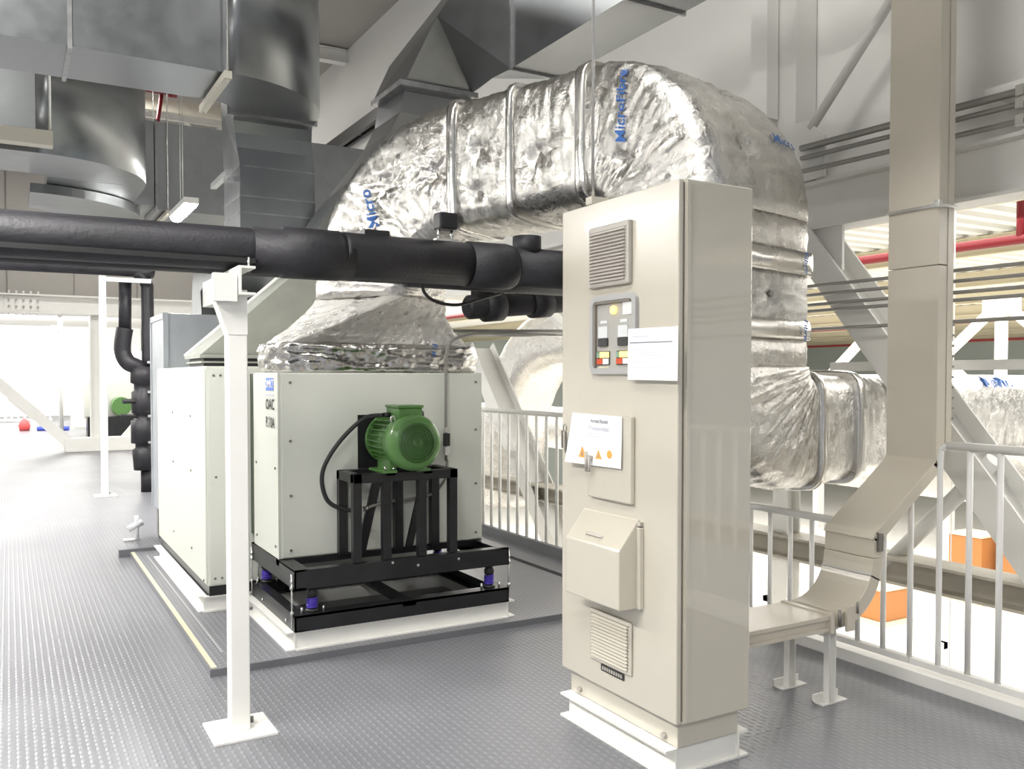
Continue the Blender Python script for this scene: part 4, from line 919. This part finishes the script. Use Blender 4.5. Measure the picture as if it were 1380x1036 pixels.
part('rail', 'black', bs, lambda b: (b.box(4.24, 4.30, 8.5, 19, 4.84, 5.0), b.box(4.36,4.40,8.5,19,4.84,5.0)))
for k in range(12): part('rung', 'black', bs, lambda b: b.box(4.30, 4.36, 8.6+.8*k, 8.7+.8*k, 4.86, 4.9))
hw = thing('hanging_wire', 'thin pale wire hanging in the hall right of beige duct', 'wire', (6, 4, 2)); part('wire', 'white', hw, lambda b: b.cyl((6.6, 4.35, -1), (6.6, 4.35, 3.6), .006, n=6))

# ------------------------------------------------------------------ HALL CONTENT
def sprinkler(label, x, z, dy, droplets, r=.06):
    t_ = thing('sprinkler_pipe', label, 'pipe', (x, 5, z)); part('main', 'red', t_, lambda b: b.cyl((x, -4, z), (x+dy, 36, z), r, n=10))
    for y in droplets: part('riser', 'red', t_, lambda b: b.cyl((x, y, z), (x, y, ZD-.005), r*.9, n=10))
sprinkler('nearest red sprinkler pipe under the hall roof', 10.2, 3.05, 0, [5.9, 14])
sprinkler('second red sprinkler pipe farther into the hall', 24, 3.05, 0, [13.4, 22], .05)
sprinkler('third, farthest red sprinkler pipe in the hall', 32, 2.85, 0, [18, 29], .05)
def tri_truss(label, x, y, s=1.):
    t_ = thing('roof_truss', label, 'truss', (x, y, 1.9))
    zt_, zb_ = 2.95, 1.45
    part('node', 'white', t_, lambda b: b.box(x-.15, x+.15, y-.35*s, y+.35*s, zt_-.15, zt_+.25))
    for dy in (-1.9, 0, 1.9): part('brace', 'white', t_, lambda b: b.bar((x, y+dy*.1, zt_), (x, y+dy*s, zb_), .2, .17))
tri_truss('white triangular roof truss braces at far right of the hall', 19, 11.4)
tri_truss('white truss braces in hall left of the beige duct', 19, 14.2)
for k, (y, lab) in enumerate(((14.2, 'left'), (11.4, 'right'))): pass
t_ = thing('girder', 'long white horizontal girder across the hall at eye level', 'girder', (20, 12, 1.3)); part('chord', 'white', t_, lambda b: b.box(19, 19.3, -6, 40, 1.28, 1.45))
t_ = thing('girder', 'second long white girder farther across the hall', 'girder', (30, 12, 1)); part('chord', 'white', t_, lambda b: b.box(30, 30.3, -6, 43, .6, .9))
for k in range(7):
    y = 2+6*k; t_ = thing('hall_column', 'white hall column standing on the bright floor', 'column', (30, y, -5), 'white hall columns far below'); part('column', 'white', t_, lambda b: b.hbeam((30.15, y, -5), (30.15, y, .6), .35, .3, .03, .03))
for k, (x, y, h_, lab) in enumerate(((24.2, 15.2, 1.9, 'orange crate nearer the truss, right of the beige duct'), (20.0, 15.2, .9, 'orange crate low behind the beige duct bend'), (24.6, 13.9, 1.9, 'second orange crate right beside the first'))):
    t_ = thing('crate', lab, 'crate', (x, y, -5)); part('box', 'orange', t_, lambda b: b.box(x-.5, x+.5, y-.5, y+.5, -4.9, -5+h_), .03)
    part('pallet', 'cream', t_, lambda b: b.box(x-.6, x+.6, y-.6, y+.6, -5, -4.9)); part('lid', 'cream', t_, lambda b: b.box(x-.53, x+.53, y-.53, y+.53, -5+h_, -4.95+h_))
# ducts in the hall seen between the fan unit and the cabinet
hd_ = thing('hall_duct', 'pale foil duct curving down beyond rail, between fan unit and cabinet', 'duct', (5.8, 9, 1))
def ducttube(pts, w_, h_, name, m, parent, seed):
    P = smooth_path(pts, 6); secs = []
    for i, p in enumerate(P):
        t = (P[min(i+1, len(P)-1)]-P[max(i-1, 0)]).normalized(); L_ = Vector((1,0,0)); L_ = (L_-t*L_.dot(t)).normalized(); n_ = t.cross(L_); secs.append((p, L_, n_, w_, h_))
    return foil_part(name, secs, parent, m, wr=.006, pil=.02, rad=.15, step=.08, na=60, seed=seed)
ducttube([(5.7, 9.9, -.2), (5.7, 9.85, .9), (5.7, 9.2, 1.75), (5.7, 8.1, 1.95), (5.7, 6.4, 1.95)], .7, .62, 'bend', 'foil', hd_, 31)
for k, (p, q) in enumerate((((5.7, 9.80, 1.2), (5.7, 9.6, 1.4)), ((5.7, 8.3, 1.95), (5.7, 8.2, 1.95)))): pass
h2_ = thing('hall_duct', 'long pale foil duct deeper in the hall at rail height', 'duct', (8, 8, .8)); part('run', 'foil', h2_, lambda b: b.cyl((8.0, -2, .6), (8.0, 22, .6), .35, n=24))
for k in range(5):
    z = -1.2-.55*k; x = 6.5+1.1*k; t_ = thing('hall_pipe', ('highest pale pipe run low in the hall beyond the rail', 'second pale pipe run down in the hall beyond the rail', 'middle pale pipe run down in the hall beyond the rail', 'second lowest pale pipe run in the hall beyond the rail', 'lowest pale pipe run in the hall beyond the rail')[k], 'pipe', (x, 8, z), 'low pipe runs in the hall'); part('run', 'white', t_, lambda b: b.cyl((x, -3, z), (x, 36, z), .06, n=8))
for k in range(6):
    y = 9+3.4*k; x = 11.6+1.3*k; t_ = thing('machine_block', ('nearest dark machine block down in the bright hall', 'second nearest dark machine block down in the hall', 'third nearest dark machine block down in the hall', 'fourth dark machine block, deeper in the hall', 'fifth dark machine block, far in the hall', 'farthest dark machine block in the bright hall')[k], 'machine', (x, y, -5), 'dark machines on the hall floor')
    part('body', 'dirty', t_, lambda b: b.box(x-.6, x+.6, y-.7, y+.7, -5, -3.6), .03); part('top', 'black', t_, lambda b: b.box(x-.4, x+.3, y-.5, y+.4, -3.6, -3.3)); part('frame', 'white', t_, lambda b: (b.box(x-.8, x-.7, y-.8, y-.7, -5, -2.6), b.box(x+.7,x+.8,y-.8,y-.7,-5,-2.6), b.box(x-.8,x+.8,y-.8,y-.7,-2.7,-2.6)))

# ------------------------------------------------------------------ FAR LEFT: portal frame at Y = 19 and the bay beyond
pt = thing('portal_beam', 'long white H-beam high across the far left, with bolted splice', 'beam', (0, 19, 2.8))
part('web', 'white', pt, lambda b: b.box(-7, 4.3, 19.0, 19.02, 2.68, 3.0)); part('flange', 'white', pt, lambda b: (b.box(-7, 4.3, 18.88, 19.14, 2.99, 3.02), b.box(-7, 4.3, 18.88, 19.14, 2.66, 2.69)))
part('splice_plate', 'white', pt, lambda b: b.box(-.05, .55, 18.97, 19.0, 2.70, 2.98))
for i in range(5):
    for j in range(4): part('bolt', 'vent' if 0 < j < 3 else 'white', pt, lambda b: b.cyl((.02+.12*i, 18.97 if 0 < j < 3 else 18.9, (2.62, 2.78, 2.90, 3.02)[j]), (.02+.12*i, 18.93 if 0 < j < 3 else 18.9, (2.62, 2.78, 2.90, 3.02)[j]+(.0 if 0 < j < 3 else .05)), .022, n=6))
pc_ = thing('portal_column', 'white H-column under the far beam at left, behind far post', 'column', (1.53, 19, 0))
part('column', 'white', pc_, lambda b: b.hbeam((1.53, 19, .27), (1.53, 19, 2.66), .30, .26, .02, .02, (1,0,0)))
pbm = thing('portal_sill', 'white box beam on the floor at the foot of far column', 'beam', (1.6, 19, 0)); part('sill', 'white', pbm, lambda b: b.box(.92, 2.7, 18.86, 19.14, 0, .27), .01)
pbr = thing('portal_brace', 'thick white diagonal brace descending at far left to the floor sill', 'brace', (0, 19, 1)); part('member', 'white', pbr, lambda b: b.hbeam((-1.35, 19, 2.50), (1.02, 19, .16), .26, .2, .02, .02, (0,1,0)))
part('splice_plate', 'white', pbr, lambda b: b.bar((.05, 18.88, 1.10), (.45, 18.88, .72), .012, .22, (0,0,1)))
pb2 = thing('portal_brace', 'white diagonal stub rising right from the floor sill', 'brace', (2.2, 19, .3)); part('member', 'white', pb2, lambda b: b.bar((2.0, 19, .2), (2.9, 19, 1.3), .2, .12, (0,1,0)))
fr = thing('far_railing', 'distant white railing with many bars at far left', 'railing', (-1, 30, 0))
part('top_rail', 'white', fr, lambda b: b.box(-6, 1.2, 32, 32.05, 1.12, 1.18)); part('bottom_rail', 'white', fr, lambda b: b.box(-6, 1.2, 32, 32.05, .05, .12))
for k in range(40): part('baluster', 'white', fr, lambda b: b.box(-5.9+.18*k, -5.85+.18*k, 32, 32.04, .1, 1.14))
fa = thing('far_fan_unit', 'distant pale fan unit with small green motor behind far column', 'fan unit', (2.1, 23.5, 0))
part('casing', 'unit', fa, lambda b: b.box(1.55, 3.2, 23.4, 25, .45, 1.35)); part('frame', 'black', fa, lambda b: b.box(1.6, 3.1, 22.9, 23.4, .0, .5)); part('motor', 'green', fa, lambda b: b.cyl((2.35, 22.9, .75), (2.35, 23.4, .75), .22, n=16)); part('hood', 'foil', fa, lambda b: prism4(b, (1.6,3.1,23.5,24.9), 1.35, (1.9,2.9,23.7,24.7), 2.1))
fc = thing('bay_cabinet', 'small far grey-green cabinet behind the portal frame', 'cabinet', (1.9, 27, 0)); part('body', 'unit', fc, lambda b: b.box(1.5, 2.4, 27, 27.6, 0, 1.9)); part('door', 'unit', fc, lambda b: b.box(1.53, 2.37, 26.98, 27, .05, 1.85))
fg = thing('red_goods', 'small red and white goods lying on the far floor', 'goods', (.5, 27, 0)); part('bag', 'redfar', fg, lambda b: b.rev((.35, 27, 0), (0,0,1), [(0,.12),(.15,.15),(.3,.08),(.34,.02)], 10)); part('pack', 'white', fg, lambda b: b.box(.5, .62, 26.95, 27.1, 0, .4))
fg = thing('blue_mat', 'small blue bundle lying on the far floor', 'goods', (1.1, 26.8, 0)); part('roll', 'bluefar', fg, lambda b: b.cyl((.65, 26.8, .06), (1.4, 26.6, .06), .06, n=10))
fpost = thing('bay_post', 'thin white post in the far bright bay', 'post', (1.1, 24, 0)); part('post', 'white', fpost, lambda b: b.cyl((1.1, 24, 0), (1.1, 24, 3.3), .05, n=8)); part('lamp', 'white', fpost, lambda b: b.box(.9, 1.1, 23.9, 24.1, 2.55, 2.7))

rt_ = thing('roof_truss', 'white roof truss piece with small diagonals behind the big duct', 'truss', (3, 16.5, 6))
part('chord', 'white', rt_, lambda b: b.box(1.2, 5, 16.9, 17.0, 6.10, 6.2)); part('bottom_chord', 'strut', rt_, lambda b: b.box(-6, 4.3, 15.9, 16.0, 5.95, 6.15))
part('brace', 'white', rt_, lambda b: b.bar((2.85, 17, 6.1), (3.5, 17, 5.6), .07, .07)); part('brace', 'white', rt_, lambda b: b.bar((3.5, 17, 6.1), (3.15, 17, 5.75), .07, .07)); part('cross_bar', 'white', rt_, lambda b: b.box(1.8, 3.6, 16.95, 17.0, 5.55, 5.6))
sr = thing('ceiling_sprinkler', 'dark red pipe under the ceiling between the two big left ducts', 'pipe', (2, 14.5, 5.7))
part('main', 'red', sr, lambda b: b.cyl((-3, 14.5, 5.86), (2.25, 14.5, 5.86), .05, n=10)); part('elbow', 'red', sr, lambda b: b.rev((2.2, 14.5, 5.86), (1,0,0), [(0,.05),(0,.08),(.12,.08),(.12,.05)], 10)); part('drop', 'red', sr, lambda b: b.cyl((2.1, 14.5, 5.8), (2.0, 14.5, 5.1), .03, n=8))
gd = thing('ceiling_purlin', 'pale roof purlin seen at the top beside the big near duct', 'beam', (4, 12.6, 6.2)); part('purlin', 'white', gd, lambda b: b.hbeam((2.6, 12.6, 6.18), (4.4, 12.6, 6.18), .2, .14, .012, .01))
